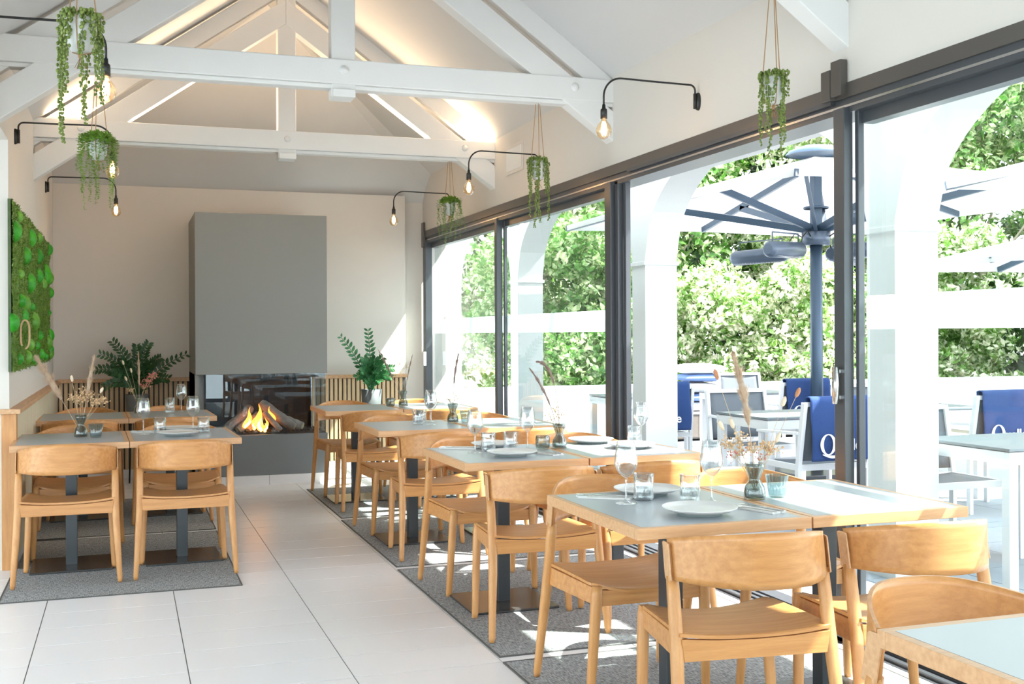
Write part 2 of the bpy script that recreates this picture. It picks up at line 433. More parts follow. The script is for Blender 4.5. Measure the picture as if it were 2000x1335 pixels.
# window wall frames
win = struct(MB().box(2.87, 3.06, -2.6, 11.0, 2.30, 2.362).build('window_1', HEADF))
box('head_groove', 2.862, 2.90, 4.05, 6.1, 2.285, 2.305, FRAME, win)
box('head_channel', 2.885, 3.05, -2.6, 11.0, 2.24, 2.30, FRAME, win)
box('head_rail', 2.878, 2.893, -2.6, 11.0, 2.262, 2.272, STEEL, win)
for xx in (2.86, 2.905, 2.95, 2.995):
    box('floor_rail', xx, xx+.022, -2.6, 11.0, -.02, .018, FRAME, win)
box('sill_plate', 2.84, 3.12, -2.6, 11.0, -.03, .003, FRAME, win)
def post(nm, y0, y1, x0=2.87, x1=3.04, z1=2.26, m=FRAME): return box(nm, x0, x1, y0, y1, 0, z1, m, win, .003)
post('end_post', 10.90, 11.0, 2.87, 2.94); box('cover_strip', 2.855, 2.875, 10.93, 11.0, 2.2, 2.45, HEADF, win)
post('mullion', 8.62, 8.68, 2.87, 2.92); post('sash_stile', 8.585, 8.612, 2.925, 2.95)
post('mullion', 6.34, 6.43, 2.86, 2.915); post('mullion', 6.285, 6.325, 2.885, 2.93); post('sash_stile', 6.235, 6.27, 2.915, 2.95)
post('mullion', 3.955, 4.03, 2.86, 2.905); post('sash_stile', 3.925, 3.95, 2.91, 2.94)
box('cover_plate', 2.84, 2.875, 4.025, 4.09, 2.30, 2.43, HEADF, win, .003)
box('cover_plate', 2.84, 2.875, 3.95, 4.02, 2.31, 2.46, HEADF, win, .003)
hd = MB(); hd.tube([(2.835, 3.985, 1.01), (2.835, 3.985, 1.165)], .013, 8, sq=.4); hd.box(2.835, 2.865, 3.975, 3.995, 1.03, 1.045); hd.box(2.835, 2.865, 3.975, 3.995, 1.14, 1.155)
hd.build('door_handle', STEEL, win)
hd = MB(); hd.box(2.84, 2.87, 10.88, 10.90, 1.0, 1.14); hd.build('door_handle', STEEL, win)
for a, b in ((8.68, 10.90), (6.43, 8.60), (.2, 3.93)):
    p = box('pane', 2.955, 2.967, a, b, .06, 2.26, GLASS, win)
    box('frosted_band', 2.950, 2.954, a, b, 1.325, 1.465, FROST, p)
    box('bottom_frame', 2.93, 2.99, a, b, .01, .07, FRAME, win)
    box('top_frame', 2.93, 2.99, a, b, 2.19, 2.26, FRAME, win)

# vent plate in the right wall
vt = thing('vent_cover', 'square white vent cover set in the beige wall above the windows', 'vent', (XR, 8.18, 2.68))
MB().box(-.012, 0, -.20, .20, -.11, .11).build('plate', WALL, vt, bevel=.003)
MB().box(-.016, -.012, -.17, .17, -.085, .085).build('grille', WHITEP, vt)

# ------------------------------------------------------------------ roof trusses
def truss(y, label):
    t = thing('roof_truss', label, 'truss', (0, y, 0), group='white timber roof trusses')
    b = MB().box(XL-.1, XR+.02, -.065, .065, 2.75, 2.892).box(XL-.1, XR+.02, -.045, .045, 2.725, 2.75)
    b.build('tie_beam', WHITEP, t, bevel=.006)
    MB().prism([(RX-.07+.03, 2.68), (RX+.07+.03, 2.68), (RX+.07+.03, ZR-.1), (RX-.07+.03, ZR-.1)], -.05, .05).build('king_post', WHITEP, t, bevel=.006)
    MB().box(RX-.035, RX+.095, -.075, .075, 2.675, 2.72).build('post_foot', WHITEP, t, bevel=.004)
    def und(x): return 2.905-.71*(x-2.324) if x > RX+.025 else 2.913+.71*(x-.047)
    for s, xe in ((1, XR+.05), (-1, XL-.05)):
        xm = RX+.025
        P = [(xm, und(xm+.001*s)), (xe, und(xe)), (xe, und(xe)+.19), (xm, und(xm)+.19)]
        MB().prism(P, -.055, .055).build('rafter', WHITEP, t, bevel=.005)
        P = [(xm, und(xm)+.25), (xe, und(xe)+.25), (xe, und(xe)+.40), (xm, und(xm)+.40)]
        MB().prism(P, -.035, .035).build('upper_rafter', WHITEP, t, bevel=.004)
    for x in (RX+.03, 2.62, -.3):
        MB().lathe([(.0, .078), (.022, .076), (.026, .066), (.026, .05)], 10).build('bolt_head', WHITEP, t, rot=(PI/2, 0, 0), loc=(x, 0, 2.83))
    return t
truss(6.39, 'white painted roof truss, middle one, spanning the room before the lit gable')
truss(8.74, 'white painted roof truss farthest away, warm light along its tie beam')
truss(4.0, 'white painted roof truss nearest, only its right rafter foot shows')
for y, nm, en in ((8.74, 'thin warm light strip lying on the farthest tie beam', 1.),):
    s_ = MB().box(-.5, 2.8, -.012, .012, 0, .008).build('led_strip', LED, None, loc=(0, y+.02, 2.893)); tag(s_, nm, 'light strip')
    for x, ex in ((-.2, 6), (.6, 1.3), (1.8, 1.3), (2.6, 6)):
        ld = bpy.data.lights.new('led_light', 'AREA'); lo = bpy.data.objects.new('led_light', ld); COL.objects.link(lo)
        ld.shape = 'RECTANGLE'; ld.size = .6; ld.size_y = .03; ld.energy = 5*en*ex; ld.color = (1, .72, .45)
        lo.location = (x, y+(.05 if ex < 3 else -.03), 2.91); lo.rotation_euler = (PI, 0, 0)
# joists look: uplight washers are the strips above; nothing else on the ceiling

# ------------------------------------------------------------------ fireplace
fp = thing('fireplace', 'grey chimney hood over a glazed gas fire on a grey plinth', 'fireplace', (0, 0, 0))
box('hood', .567, 1.705, 9.93, YB-.0, .975, 2.378, HOOD, fp, .003)
box('plinth', .60, 1.705, 9.93, YB, .085, .44, FBASE, fp, .003)
box('side_panel', .567, .645, 10.06, YB, .085, .975, HOOD, fp)
box('side_panel', .567, .60, 9.98, YB, .085, .975, HOOD, fp)
for a, b in ((.61, .82), (.823, 1.19), (1.193, 1.56), (1.563, 1.70)):
    box('skirting_tile', a, b, 9.935, 9.95, 0, .085, TILE, fp)
MB().box(.645, 1.66, 10.60, 10.64, .44, .975).box(.645, .66, 10.05, 10.6, .44, .975).box(.645, 1.69, 9.96, 10.6, .94, .974).build('firebox', FDARK, fp)
box('burner_tray', .66, 1.60, 9.99, 10.55, .44, .455, FDARK, fp)
box('front_glass', .655, 1.69, 9.945, 9.951, .44, .975, FGLASS, fp)
box('side_glass', 1.686, 1.692, 9.952, 10.60, .44, .975, FGLASS, fp)
box('glass_corner', 1.615, 1.623, 10.3, 10.60, .44, .975, STEEL, fp)
eb = MB(); random.seed(3)
for k in range(260):
    x = random.uniform(.70, 1.64); y = random.uniform(9.98, 10.3); q = random.uniform(.006, .016)
    eb.ell((x, y, .455+q*.6), (q, q, q*.7), 5, 3, jit=.3)
e_ = eb.build('ember_bed', EMBER, fp); e_['kind'] = 'stuff'
logs = [((.83, 10.06, .48), (1.06, 10.22, .66), .042), ((.93, 10.04, .48), (1.13, 10.16, .60), .035), ((1.02, 10.05, .475), (1.18, 10.2, .60), .03),
        ((1.15, 10.2, .70), (1.43, 10.06, .48), .045), ((1.16, 10.05, .63), (1.30, 10.02, .47), .025), ((1.36, 10.12, .55), (1.50, 10.06, .49), .04)]
for a, b, rr in logs:
    a, b = V(a), V(b); L = MB()
    pts = [a.lerp(b, t) for t in (0, .05, .2, .4, .6, .8, .95, 1)]
    L.mat(LOGM).tube(pts, [rr*q for q in (.85, 1, 1.08, .95, 1.05, .97, 1, .9)], 9, sq=.75, cap=False)
    d = (b-a).normalized()
    L.mat(LOGC).tube([b-d*.004, b+d*.003], [rr*.92, rr*.85], 9, sq=.75); L.tube([a+d*.004, a-d*.003], [rr*.92, rr*.8], 9, sq=.75)
    L.build('log', None, fp)
for (x, y, z, h, wd, ln) in ((.995, 10.02, .50, .18, .03, .05), (1.125, 10.0, .47, .24, .042, -.02), (1.245, 10.06, .53, .15, .022, -.04), (1.06, 10.03, .48, .12, .022, .02), (1.17, 9.99, .46, .13, .02, .0)):
    fm = MB()
    N = 9; pts = []; rad = []
    for i in range(N):
        t = i/(N-1); pts.append((x+ln*t+.012*math.sin(t*7+x*30), y, z+h*t)); rad.append((wd*(math.sin(PI*min(1, t*.8+.22)))**1.3*(1-t)**.45+.001, wd*.45*(1-t)+.001))
    fm.tube(pts, rad, 8); f1 = fm.build('flame', FLAME, fp)
    fm = MB(); fm.tube([(p[0], p[1]-.004, z+h*.6*i/(N-1)) for i, p in enumerate(pts)], [(q[0]*.55, q[1]*1.15) for q in rad], 8); fm.build('flame_core', FLAMEC, f1)

# ------------------------------------------------------------------ moss picture on the left wall
mp = thing('moss_picture', 'large green moss wall panel with bright cushion moss on the left wall', 'wall decoration', (XL, 8.42, 1.60))
MB().box(0, .016, -1.62, 1.62, -.485, .485).build('board', MOSSD, mp)
random.seed(5)
fz = MB()
def hmoss(u, v):
    y = -1.62+3.24*u; z = -.485+.97*v
    return (.022+.012*mnoise.noise(V((y*9, z*9, 0)))+.008*mnoise.noise(V((y*40, z*40, 3))), y, z)
fz.sheet(hmoss, 150, 50)
for k in range(15000):
    y = random.uniform(-1.63, 1.63); z = random.uniform(-.49, .49); x = .020+.012*mnoise.noise(V((y*9, z*9, 0)))
    d = V((random.uniform(.3, 1), random.uniform(-1, 1), random.uniform(-1, 1))).normalized()*random.uniform(.008, .02)
    p = V((x, y, z)); q = V((random.uniform(-1, 1), random.uniform(-1, 1), random.uniform(-1, 1))).normalized()*.0035
    fz.add([p-q, p+q, p+d], [(0, 1, 2)])
o = fz.build('flat_moss', MOSSM, mp); o['kind'] = 'stuff'
cz = [(140,290,40),(120,375,70),(210,420,60),(258,420,35),(180,525,60),(255,530,50),(148,635,35),(255,650,50),(296,640,70),(282,700,40),(205,690,70),(315,490,40),(330,670,42),(322,750,36),(155,800,45),(178,815,55),(110,930,60),(170,890,48),(230,925,62),(215,835,30),(315,870,20),(205,1065,45),(245,1070,30),(260,1010,35),(310,1050,48),(335,1010,45),(345,1090,36),(190,1140,45),(142,1150,40),(270,1120,35),(325,1115,40),(225,1160,28),(295,1135,25)]
CZ = []
for (a, b, hh) in cz:
    U, Vv = a/3.105, 330+b/3.105
    d = f_+R_*((U-1000)/2169.3)-U_*((Vv-652.75)/2169.3); t = (XL+.05)/d.x
    y, z = d.y*t, 1.31+d.z*t
    r = hh/3.105*t/2169.3
    if y > 10.05: y = 9.98
    CZ.append((y-8.42, z-1.60, min(r, .16)))
for i, (y, z, r) in enumerate(CZ):
    cu = MB()
    def dome(u, v, y=y, z=z, r=r):
        th = v*PI*.5; a = 2*PI*u
        q = 1+.10*mnoise.noise(V((y*7+math.cos(a)*1.2, z*7+math.sin(a)*1.2, 5)))
        g = .004*mnoise.noise(V((y*90+math.cos(a)*14*v, z*90+math.sin(a)*14*v, i)))
        return (.012+(.062*(r/.11)**.4)*math.cos(th)+g, y+r*q*.9*math.sin(th)*math.cos(a), z+r*q*math.sin(th)*math.sin(a))
    cu.sheet(dome, 26, 12)
    cu.build('moss_cushion', CUSHM if i % 3 else CUSHM2, mp)
# wooden clip ornament, hangs in the moss
cl = MB()
pts = [(0, .02*math.cos(a)*1.0, .085*math.sin(a)) for a in [PI*(.5+i/12) for i in range(13)]]
pts = []
for i in range(22):
    a = -PI*.5+2*PI*i/24
    pts.append((.03+.024*math.cos(a), 0, .085*math.copysign(abs(math.sin(a))**.6, math.sin(a))))
cl.tube(pts, [(.016, .005)]*len(pts), 4, sq=.3, up=(0, 1, 0), smooth=False)
o = cl.build('wooden_loop', mat('beech_ply', (.72, .45, .27), .5), None, loc=(XL+.022, 7.25, 1.325)); tag(o, 'pale bent wooden loop sticking out of the moss panel', 'hook')

# ================================================================== FURNITURE
def make_chair():
    t = thing('dining_chair', '', 'chair', group='oak dining chairs with curved plywood backs')
    for s in (-1, 1):
        MB().tube([(s*.232, .178, 0), (s*.229, .182, .02), (s*.216, .198, .30), (s*.211, .203, .40), (s*.209, .203, .432)], [.011, .0145, .0185, .0195, .0165], 10, sq=.72).build('front_leg', OAKV, t)
        MB().tube([(s*.263, -.240, 0), (s*.262, -.237, .02), (s*.246, -.196, .28), (s*.240, -.170, .42), (s*.239, -.144, .55), (s*.239, -.134, .60)], [.0105, .0135, .0185, .0195, .0185, .017], 10, sq=.75).build('rear_leg', OAKV, t)
        # flat upper leg and the outer cover strip clasping the end of the back
        MB().tube([(s*.239, -.135, .595), (s*.240, -.126, .64), (s*.241, -.116, .688), (s*.241, -.114, .696)], [(.008, .017), (.0075, .0165), (.007, .0155), (.004, .010)], 8, sq=.5, up=(1, 0, 0)).build('leg_tongue', OAKV, t)
        def fl_(u, v, s=s):
            zz = .588+.108*v; yy = -.136+.214*(zz-.588)-.026+.048*u
            cx = 1-(1 if (.06 < u < .94) else .9)
            return (s*.2535+s*.0005, yy, zz+(.004 if (v == 0 and u in (0, 1)) else 0)-(.004 if (v == 1 and u in (0, 1)) else 0))
        MB().sheet(fl_, 6, 6, .0045*s).build('cover_strip', OAKE, t, bevel=.001)
    def back(u, v):
        a = -1+2*u; z0 = .588+.002*abs(a); z1 = .706+.042*(1-abs(a)**2.4)
        z = z0+(z1-z0)*v
        x = .249*math.copysign(abs(a)**.88, a)
        y = -.141+.214*(z0+(z1-z0)*v-.588)*abs(a)**3-.185*(1-abs(a)**2.2)-.006*v*(1-a*a)
        
        return (x, y, z)
    MB().sheet(back, 36, 8, .009).build('backrest', OAK, t)
    def seat(u, v):
        a = -1+2*u; b = v   # b 0 rear .. 1 front
        hw = .222+.018*(1-b) if b < .9 else .222-.02*((b-.9)/.1)**2
        x = hw*a
        y = -.193+.412*b-.02*(abs(a)**6)*(1 if b > .9 else 0)
        if b < .12: x *= 1-.025*(1-b/.12)**2
        z = .437-.014*(1-a*a)*(.55+.45*b)-.007*b*b+.008*abs(a)**3
        if b > .85: z -= .010*((b-.85)/.15)**2*(1-a*a)
        return (x, y, z)
    MB().sheet(seat, 24, 20, .009).build('seat', OAK, t)
    fr = MB()
    fr.prism([(-.20, .36), (.20, .36), (.205, .418), (.1, .409), (0, .406), (-.1, .409), (-.205, .418)], .186, .206)
    fr.prism([(-.225, .362), (.225, .362), (.232, .428), (.12, .419), (0, .416), (-.12, .419), (-.232, .428)], -.192, -.174)
    for s in (-1, 1):
        fr.add([(s*.218, .19, .365), (s*.206, .19, .365), (s*.226, -.18, .362), (s*.240, -.18, .362), (s*.218, .19, .424), (s*.206, .19, .424), (s*.226, -.18, .43), (s*.240, -.18, .43)],
               [(0, 1, 2, 3), (4, 7, 6, 5), (0, 4, 5, 1), (1, 5, 6, 2), (2, 6, 7, 3), (3, 7, 4, 0)])
    fr.build('seat_frame', OAK, t, bevel=.002)
    return t
chair = Proto(make_chair)
TW, TD = .605, .755
def make_table():
    t = thing('dining_table', '', 'table', group='square bistro tables with grey laminate tops')
    hw, hd = TW/2-.001, TD/2
    e = MB(); b = .024
    e.box(-hw, hw, -hd, -hd+b, .695, .730).box(-hw, hw, hd-b, hd, .695, .730).box(-hw, -hw+b, -hd+b, hd-b, .695, .730).box(hw-b, hw, -hd+b, hd-b, .695, .730)
    e.build('wooden_edge', OAKE, t, bevel=.0015)
    MB().box(-hw+b, hw-b, -hd+b, hd-b, .698, .7302).build('laminate_top', LAM, t)
    MB().box(-.031, .031, -.031, .031, .012, .695).build('column', BASEM, t, bevel=.003)
    MB().box(-.20, .20, -.03, .03, .686, .696).box(-.03, .03, -.20, .20, .686, .696).build('top_bracket', BASEM, t)
    MB().box(-.215, .215, -.215, .215, .004, .014).build('base_plate', PLATEM, t, bevel=.003)
    return t
table = Proto(make_table)
ord_ = ['nearest', 'second', 'third', 'fourth', 'farthest']
TY = {1: 2.99, 2: 4.77, 3: 6.57, 4: 8.43}
TX1, TX2 = 1.432+TW/2, 1.432+TW*1.5+.004
g_t = 'square bistro tables with grey laminate tops'
# foreground table, cut by the frame
table.put((1.386+TW/2, 1.82-TD/2, 0), 0, 'grey topped table in the bottom right corner, cut off by the frame')
chair.put((1.70, 1.79, 0), PI, 'curved oak chair tucked behind the bottom right corner table')
rown = {1: 'first', 2: 'second', 3: 'third', 4: 'fourth'}
for k, y in TY.items():
    r = rown[k]; yc = y+TD/2
    table.put((TX1, yc, .001), 0, f'{r} right-hand table pair from the front, aisle-side table, grey top and oak edge')
    table.put((TX2, yc, .001), 0, f'{r} right-hand table pair from the front, window-side table, grey top and oak edge')
    jn = {1: (.0, .0), 2: (-.02, .01), 3: (.0, .02), 4: (.01, .0)}[k]
    chair.put(({1: 1.755, 2: 1.735, 3: 1.76, 4: 1.77}[k], y+{1: .02, 2: -.07, 3: -.07, 4: -.04}[k], ZRUG), {1: -.12, 2: -.05, 3: 0., 4: .01}[k], f'oak chair, camera side of {r} right-hand table pair from the front, aisle seat')
    chair.put(({1: 2.33, 2: 2.27, 3: 2.34, 4: 2.35}[k], y+{1: .0, 2: -.06, 3: -.05, 4: -.05}[k], ZRUG), {1: -.05, 2: -.03, 3: .02, 4: .0}[k], f'oak chair, camera side of {r} right-hand table pair from the front, window seat')
    if k != 4 or True:
        dy = .0 if k < 4 else -.03
        chair.put((1.745, y+TD+dy-.0, ZRUG), PI+.015, f'oak chair, far side of {r} right-hand table pair from the front, aisle seat')
        chair.put((2.36, y+TD+dy+.01, ZRUG), PI-.03, f'oak chair, far side of {r} right-hand table pair from the front, window seat')
for k, y in ((1, 6.45), (2, 8.27)):
    r = {1: 'front', 2: 'rear'}[k]
    for j, (x, side) in enumerate(((-.598+TW/2, 'wall-side'), (.008+TW/2, 'aisle-side'))):
        table.put((x, y+TD/2+.02*j, .001), .03, f'{r} left table pair, {side} table, grey top and oak edge')
        chair.put((x+.0, y+.06+.01*j, ZRUG), -.01*j, f'oak chair with its back to us at the {r} left table pair, {side} seat')
        chair.put((x+.01, y+TD+.02, ZRUG), PI, f'oak chair facing us behind the {r} left table pair, {side} seat')
# rugs
def rug(x0, x1, y0, y1, label):
    t = thing('rug', label, 'rug', ((x0+x1)/2, (y0+y1)/2, 0), group='grey woven rugs under the tables')
    hx, hy = (x1-x0)/2, (y1-y0)/2
    MB().box(-hx+.008, hx-.008, -hy+.008, hy-.008, .0, .004).build('weave', RUG, t)
    MB().box(-hx, -hx+.008, -hy, hy, 0, .005).box(hx-.008, hx, -hy, hy, 0, .005).box(-hx+.008, hx-.008, -hy, -hy+.008, 0, .005).box(-hx+.008, hx-.008, hy-.008, hy, 0, .005).build('binding', RUGE, t)
rug(1.415, 2.79, 2.35, 4.20, 'grey woven rug under the first right-hand table pair')
rug(1.425, 2.79, 4.27, 6.06, 'grey woven rug under the second right-hand table pair')
rug(1.435, 2.79, 6.13, 7.82, 'grey woven rug under the third right-hand table pair')
rug(1.45, 2.79, 7.90, 9.50, 'grey woven rug under the fourth right-hand table pair')
rug(-.60, .575, 5.97, 7.70, 'grey woven rug under the front left table pair')
rug(-.60, .575, 7.77, 9.45, 'grey woven rug under the rear left table pair')

# ------------------------------------------------------------------ tableware
ZT = .7315
def make_wine():
    t = thing('wine_glass', '', 'glass', group='stemmed wine glasses on the tables')
    MB().lathe([(.0003, .0), (.036, .0), (.037, .0015), (.018, .004), (.006, .009), (.0035, .02), (.0032, .07), (.0045, .088), (.0003, .092)], 24).build('foot_and_stem', CLEARG, t)
    MB().lathe([(.0003, .088), (.010, .0905), (.024, .103), (.036, .121), (.0405, .135), (.039, .155), (.0345, .185), (.0305, .213), (.0297, .213), (.0337, .185), (.0382, .155), (.0397, .135), (.035, .122), (.023, .105), (.0003, .094)], 28).build('bowl', CLEARG, t)
    return t
wine = Proto(make_wine)
def make_tum():
    t = thing('tumbler', '', 'glass', group='cut water tumblers on the tables')
    MB().lathe([(.0003, .0), (.031, .0), (.0325, .004), (.0335, .05), (.0355, .093), (.0345, .0935), (.0322, .05), (.030, .018), (.0003, .016)], 40).build('body', CLEARG, t)
    MB().lathe([(.0332, .006), (.0342, .01), (.0344, .034), (.0336, .044)], 60, ribs=15, ramp=.035).build('cut_ribs', CLEARG, t)
    return t
tum = Proto(make_tum)
def make_plate():
    t = thing('plate', '', 'plate', group='grey white stoneware plates')
    MB().lathe([(.0003, .0195), (.05, .0175), (.085, .0165), (.098, .0185), (.118, .0255), (.120, .0265), (.121, .0255), (.1205, .0235), (.105, .0155), (.082, .009)], 48).build('dish', CERAM, t)
    MB().lathe([(.082, .009), (.074, .007), (.070, .0), (.066, .0), (.064, .006), (.0003, .006)], 48).build('foot_ring', CERAMF, t)
    return t
plate = Proto(make_plate)
def make_vase():
    t = thing('bud_vase', '', 'vase', group='smoked hourglass vases')
    MB().lathe([(.0003, 0), (.034, .0), (.0375, .004), (.0385, .02), (.034, .045), (.0215, .064), (.0195, .072), (.024, .086), (.033, .108), (.034, .126), (.0325, .126), (.0315, .108), (.0225, .087), (.018, .072), (.020, .063), (.0325, .045), (.037, .02), (.033, .006), (.0003, .005)], 28).build('vessel', SMOKE, t)
    MB().lathe([(.0003, .006), (.035, .007), (.0365, .02), (.035, .032), (.0003, .0325)], 24).build('water', WATER, t)
    return t
vase = Proto(make_vase)
def make_rib():
    t = thing('candle_glass', '', 'candle holder', group='ribbed blue candle glasses')
    MB().lathe([(.0003, 0), (.026, 0), (.029, .006), (.040, .078), (.0385, .078), (.0275, .008), (.0003, .007)], 90, ribs=18, ramp=.04, twist=14).build('ribbed_bowl', RIBG, t)
    return t
rib = Proto(make_rib)
def make_cand():
    t = thing('candle_glass', '', 'candle holder', group='rounded smoked candle glasses')
    MB().lathe([(.0003, 0), (.026, 0), (.033, .005), (.036, .015), (.037, .055), (.0345, .066), (.031, .070), (.030, .069), (.0335, .064), (.0345, .054), (.034, .016), (.031, .009), (.0003, .008)], 28).build('bowl', SMOKE, t)
    return t
cand = Proto(make_cand)
def make_fork():
    t = thing('fork', '', 'cutlery', group='steel forks beside the plates')
    m = MB(); m.prism([(-.0045, 0), (.0045, 0), (.002, .12), (.0105, .145), (.011, .160), (-.011, .160), (-.0105, .145), (-.002, .12)], .0, .002, 'z'); m.build('handle', STEEL, t, bevel=.0006)
    m = MB()
    for i in range(4): x = -.011+i*.0063; m.box(x, x+.003, .158, .200, .001, .003)
    m.build('tines', STEEL, t); return t
fork = Proto(make_fork)
def make_knife():
    t = thing('knife', '', 'cutlery', group='steel knives beside the plates')
    MB().prism([(-.005, 0), (.005, 0), (.0035, .11), (-.0035, .11)], .0, .004, 'z').build('handle', STEEL, t, bevel=.001)
    MB().prism([(-.006, .11), (.006, .11), (.0075, .17), (.004, .205), (-.006, .215)], .001, .0025, 'z').build('blade', STEEL, t); return t
knife = Proto(make_knife)
def make_nap():
    t = thing('napkin', '', 'napkin', group='folded paper napkins')
    m = MB()
    for i in range(3): m.box(-.035+.001*i, .035-.001*i, -.095+.001*i, .095-.0015*i, .0+.0017*i, .0016+.0017*i)
    m.build('folded_sheet', NAPK, t); return t
nap = Proto(make_nap)
def setp(px, py, rz, where):
    nap.put((px, py, ZT), rz, f'folded napkin under cutlery {where}')
    c, s = math.cos(rz), math.sin(rz)
    def W(a, b): return (px+a*c-b*s, py+a*s+b*c, ZT+.0053)
    fork.put(W(-.014, -.10), rz+.06, f'steel fork on napkin {where}')
    knife.put(W(.014, -.105), rz-.05, f'steel knife on napkin {where}')
A = 'on the first right-hand table pair'
plate.put((1.735, 3.165, ZT), 0, f'grey white plate {A}, at the camera-side edge')
plate.put((1.775, 3.625, ZT), 0, f'grey white plate {A}, at the far edge')
wine.put((1.612, 3.455, ZT), 0, f'wine glass {A}, left one, near the aisle edge')
wine.put((1.897, 3.375, ZT), 0, f'wine glass {A}, beside the vase')
tum.put((1.700, 3.50, ZT), 0, f'water tumbler {A}, beside the left wine glass')
tum.put((1.838, 3.42, ZT), 0, f'water tumbler {A}, left of the wine glass by the vase')
v1 = vase.put((2.072, 3.385, ZT), 0, f'smoked hourglass vase {A}')
rib.put((2.172, 3.40, ZT), 0, f'ribbed twisted candle glass {A}, right of the vase')
setp(1.955, 3.18, .30, f'beside the near plate {A}')
setp(1.60, 3.60, .95, f'near the left corner {A}')
B = 'on the second right-hand table pair'
plate.put((1.737, 5.00, ZT), 0, f'grey white plate {B}, near edge, aisle side')
plate.put((1.785, 5.41, ZT), 0, f'grey white plate {B}, far edge, aisle side')
plate.put((2.334, 5.44, ZT), 0, f'grey white plate {B}, far edge, window side')
plate.put((2.42, 5.12, ZT), 0, f'grey white plate {B}, near edge, window side in the sun')
wine.put((1.615, 5.20, ZT), 0, f'wine glass {B}, left of the tumblers')
wine.put((1.905, 5.245, ZT), 0, f'wine glass {B}, between tumbler and candle glass')
wine.put((2.60, 5.38, ZT), 0, f'wine glass {B}, against the window frame')
tum.put((1.700, 5.25, ZT), 0, f'water tumbler {B}, next to the left wine glass')
tum.put((1.812, 5.24, ZT), 0, f'water tumbler {B}, left of the middle wine glass')
tum.put((2.53, 5.32, ZT), 0, f'water tumbler {B}, window side, by the frame')
cand.put((1.982, 5.235, ZT), 0, f'rounded smoked candle glass {B}, left of the vase')
v2 = vase.put((2.078, 5.245, ZT), 0, f'smoked hourglass vase {B}')
setp(1.915, 5.03, .4, f'beside the near aisle plate {B}')
setp(1.60, 5.42, 1.0, f'near the aisle corner {B}')
setp(2.55, 5.0, .4, f'near the window end {B}')
Cc = 'on the third right-hand table pair'
tum.put((1.778, 6.96, ZT), 0, f'water tumbler {Cc}, front one of two touching')
tum.put((1.828, 7.07, ZT), 0, f'water tumbler {Cc}, rear one of two touching')
wine.put((1.858, 6.93, ZT), 0, f'wine glass {Cc}, in front')
wine.put((1.912, 7.16, ZT), 0, f'wine glass {Cc}, farther back')
v3 = vase.put((2.040, 7.06, ZT), 0, f'smoked hourglass vase {Cc}')
rib.put((2.125, 7.04, ZT), 0, f'ribbed twisted candle glass {Cc}, right of the vase')
D = 'on the fourth right-hand table pair'
cand.put((2.023, 8.82, ZT), 0, f'rounded smoked candle glass {D}')
v4 = vase.put((2.135, 8.84, ZT), 0, f'smoked hourglass vase {D}')
E_ = 'on the front left table pair'
v5 = vase.put((-.246, 6.88, ZT), 0, f'smoked hourglass vase {E_}')
rib.put((-.163, 6.80, ZT), 0, f'ribbed blue candle glass {E_}, right of the vase')
wine.put((.098, 6.925, ZT), 0, f'wine glass {E_}, left one')
wine.put((.386, 7.03, ZT), 0, f'wine glass {E_}, right one')
tum.put((.192, 6.97, ZT), 0, f'water tumbler {E_}, left one')
tum.put((.440, 6.90, ZT), 0, f'water tumbler {E_}, right one')
plate.put((.287, 6.74, ZT), 0, f'grey white plate {E_}, near edge')
plate.put((.305, 7.06, ZT), 0, f'grey white plate {E_}, far edge')
setp(.13, 7.06, 1.2, f'beside the left wine glass {E_}')
F_ = 'on the rear left table pair'
v6 = vase.put((.096, 8.84, ZT), 0, f'smoked hourglass vase {F_}')
t_ = tum.put((.313, 8.72, ZT), 0, f'tall water tumbler {F_}'); t_.scale = (1, 1, 1.25)
wine.put((.401, 8.85, ZT), 0, f'wine glass {F_}')

# dried bouquets: one thing per vase with stems, plumes, tails, flowers
def plume(par, pts, r, m, seed, nh=900):
    random.seed(seed); r *= (1.9 if m is PAMPAS else 1.5); nh = int(nh*1.9)
    b = MB(); b.tube(pts, [.0016]*len(pts), 5)
    # fuzz over the last part of the stem
    P = [V(p) for p in pts]; n = len(P)
    k0 = int(n*.45)
    for i in range(nh):
        t = random.uniform(k0, n-1.001); i0 = int(t); q = P[i0].lerp(P[i0+1], t-i0)
        ax = (P[i0+1]-P[i0]).normalized(); s = (t-k0)/(n-1-k0)
        rr = r*(math.sin(PI*min(1, s*.86+.14))**.6)*random.uniform(.5, 1)*(1+.35*math.sin(s*23))
        d = V((random.gauss(0, 1), random.gauss(0, 1), random.gauss(0, 1))); d = (d-ax*d.dot(ax)).normalized()
        e = q+d*rr+ax*rr*1.3; sd = d.cross(ax)*.0011
        b.add([q-sd, q+sd, e], [(0, 1, 2)])
    b.tube(P[k0:], [max(.0015, r*.42*math.sin(PI*min(1, (i/(n-1-k0))*.86+.14))) for i in range(n-k0)], 6)
    o = b.build('grass_plume', m, par); return o
def curve(a, c, b, n=16):
    a, c, b = V(a), V(c), V(b); return [a*(1-t)**2+c*2*t*(1-t)+b*t*t for t in [i/(n-1) for i in range(n)]]
def tail(par, base, tip, m=TAIL, L=.032, r=.0085):
    base, tip = V(base), V(tip); d = (tip-base).normalized(); c = base.lerp(tip, .5)+V((0, 0, .01))
    b = MB().mat(STEM).tube(curve(base, c, tip, 8), .0009, 4)
    rot = d.to_track_quat('Z', 'Y').to_matrix()
    b.mat(m).ell(tip+d*L*.4, (r, r, L*.6), 8, 7, rot, jit=.07)
    b.build('bunny_tail', None, par)
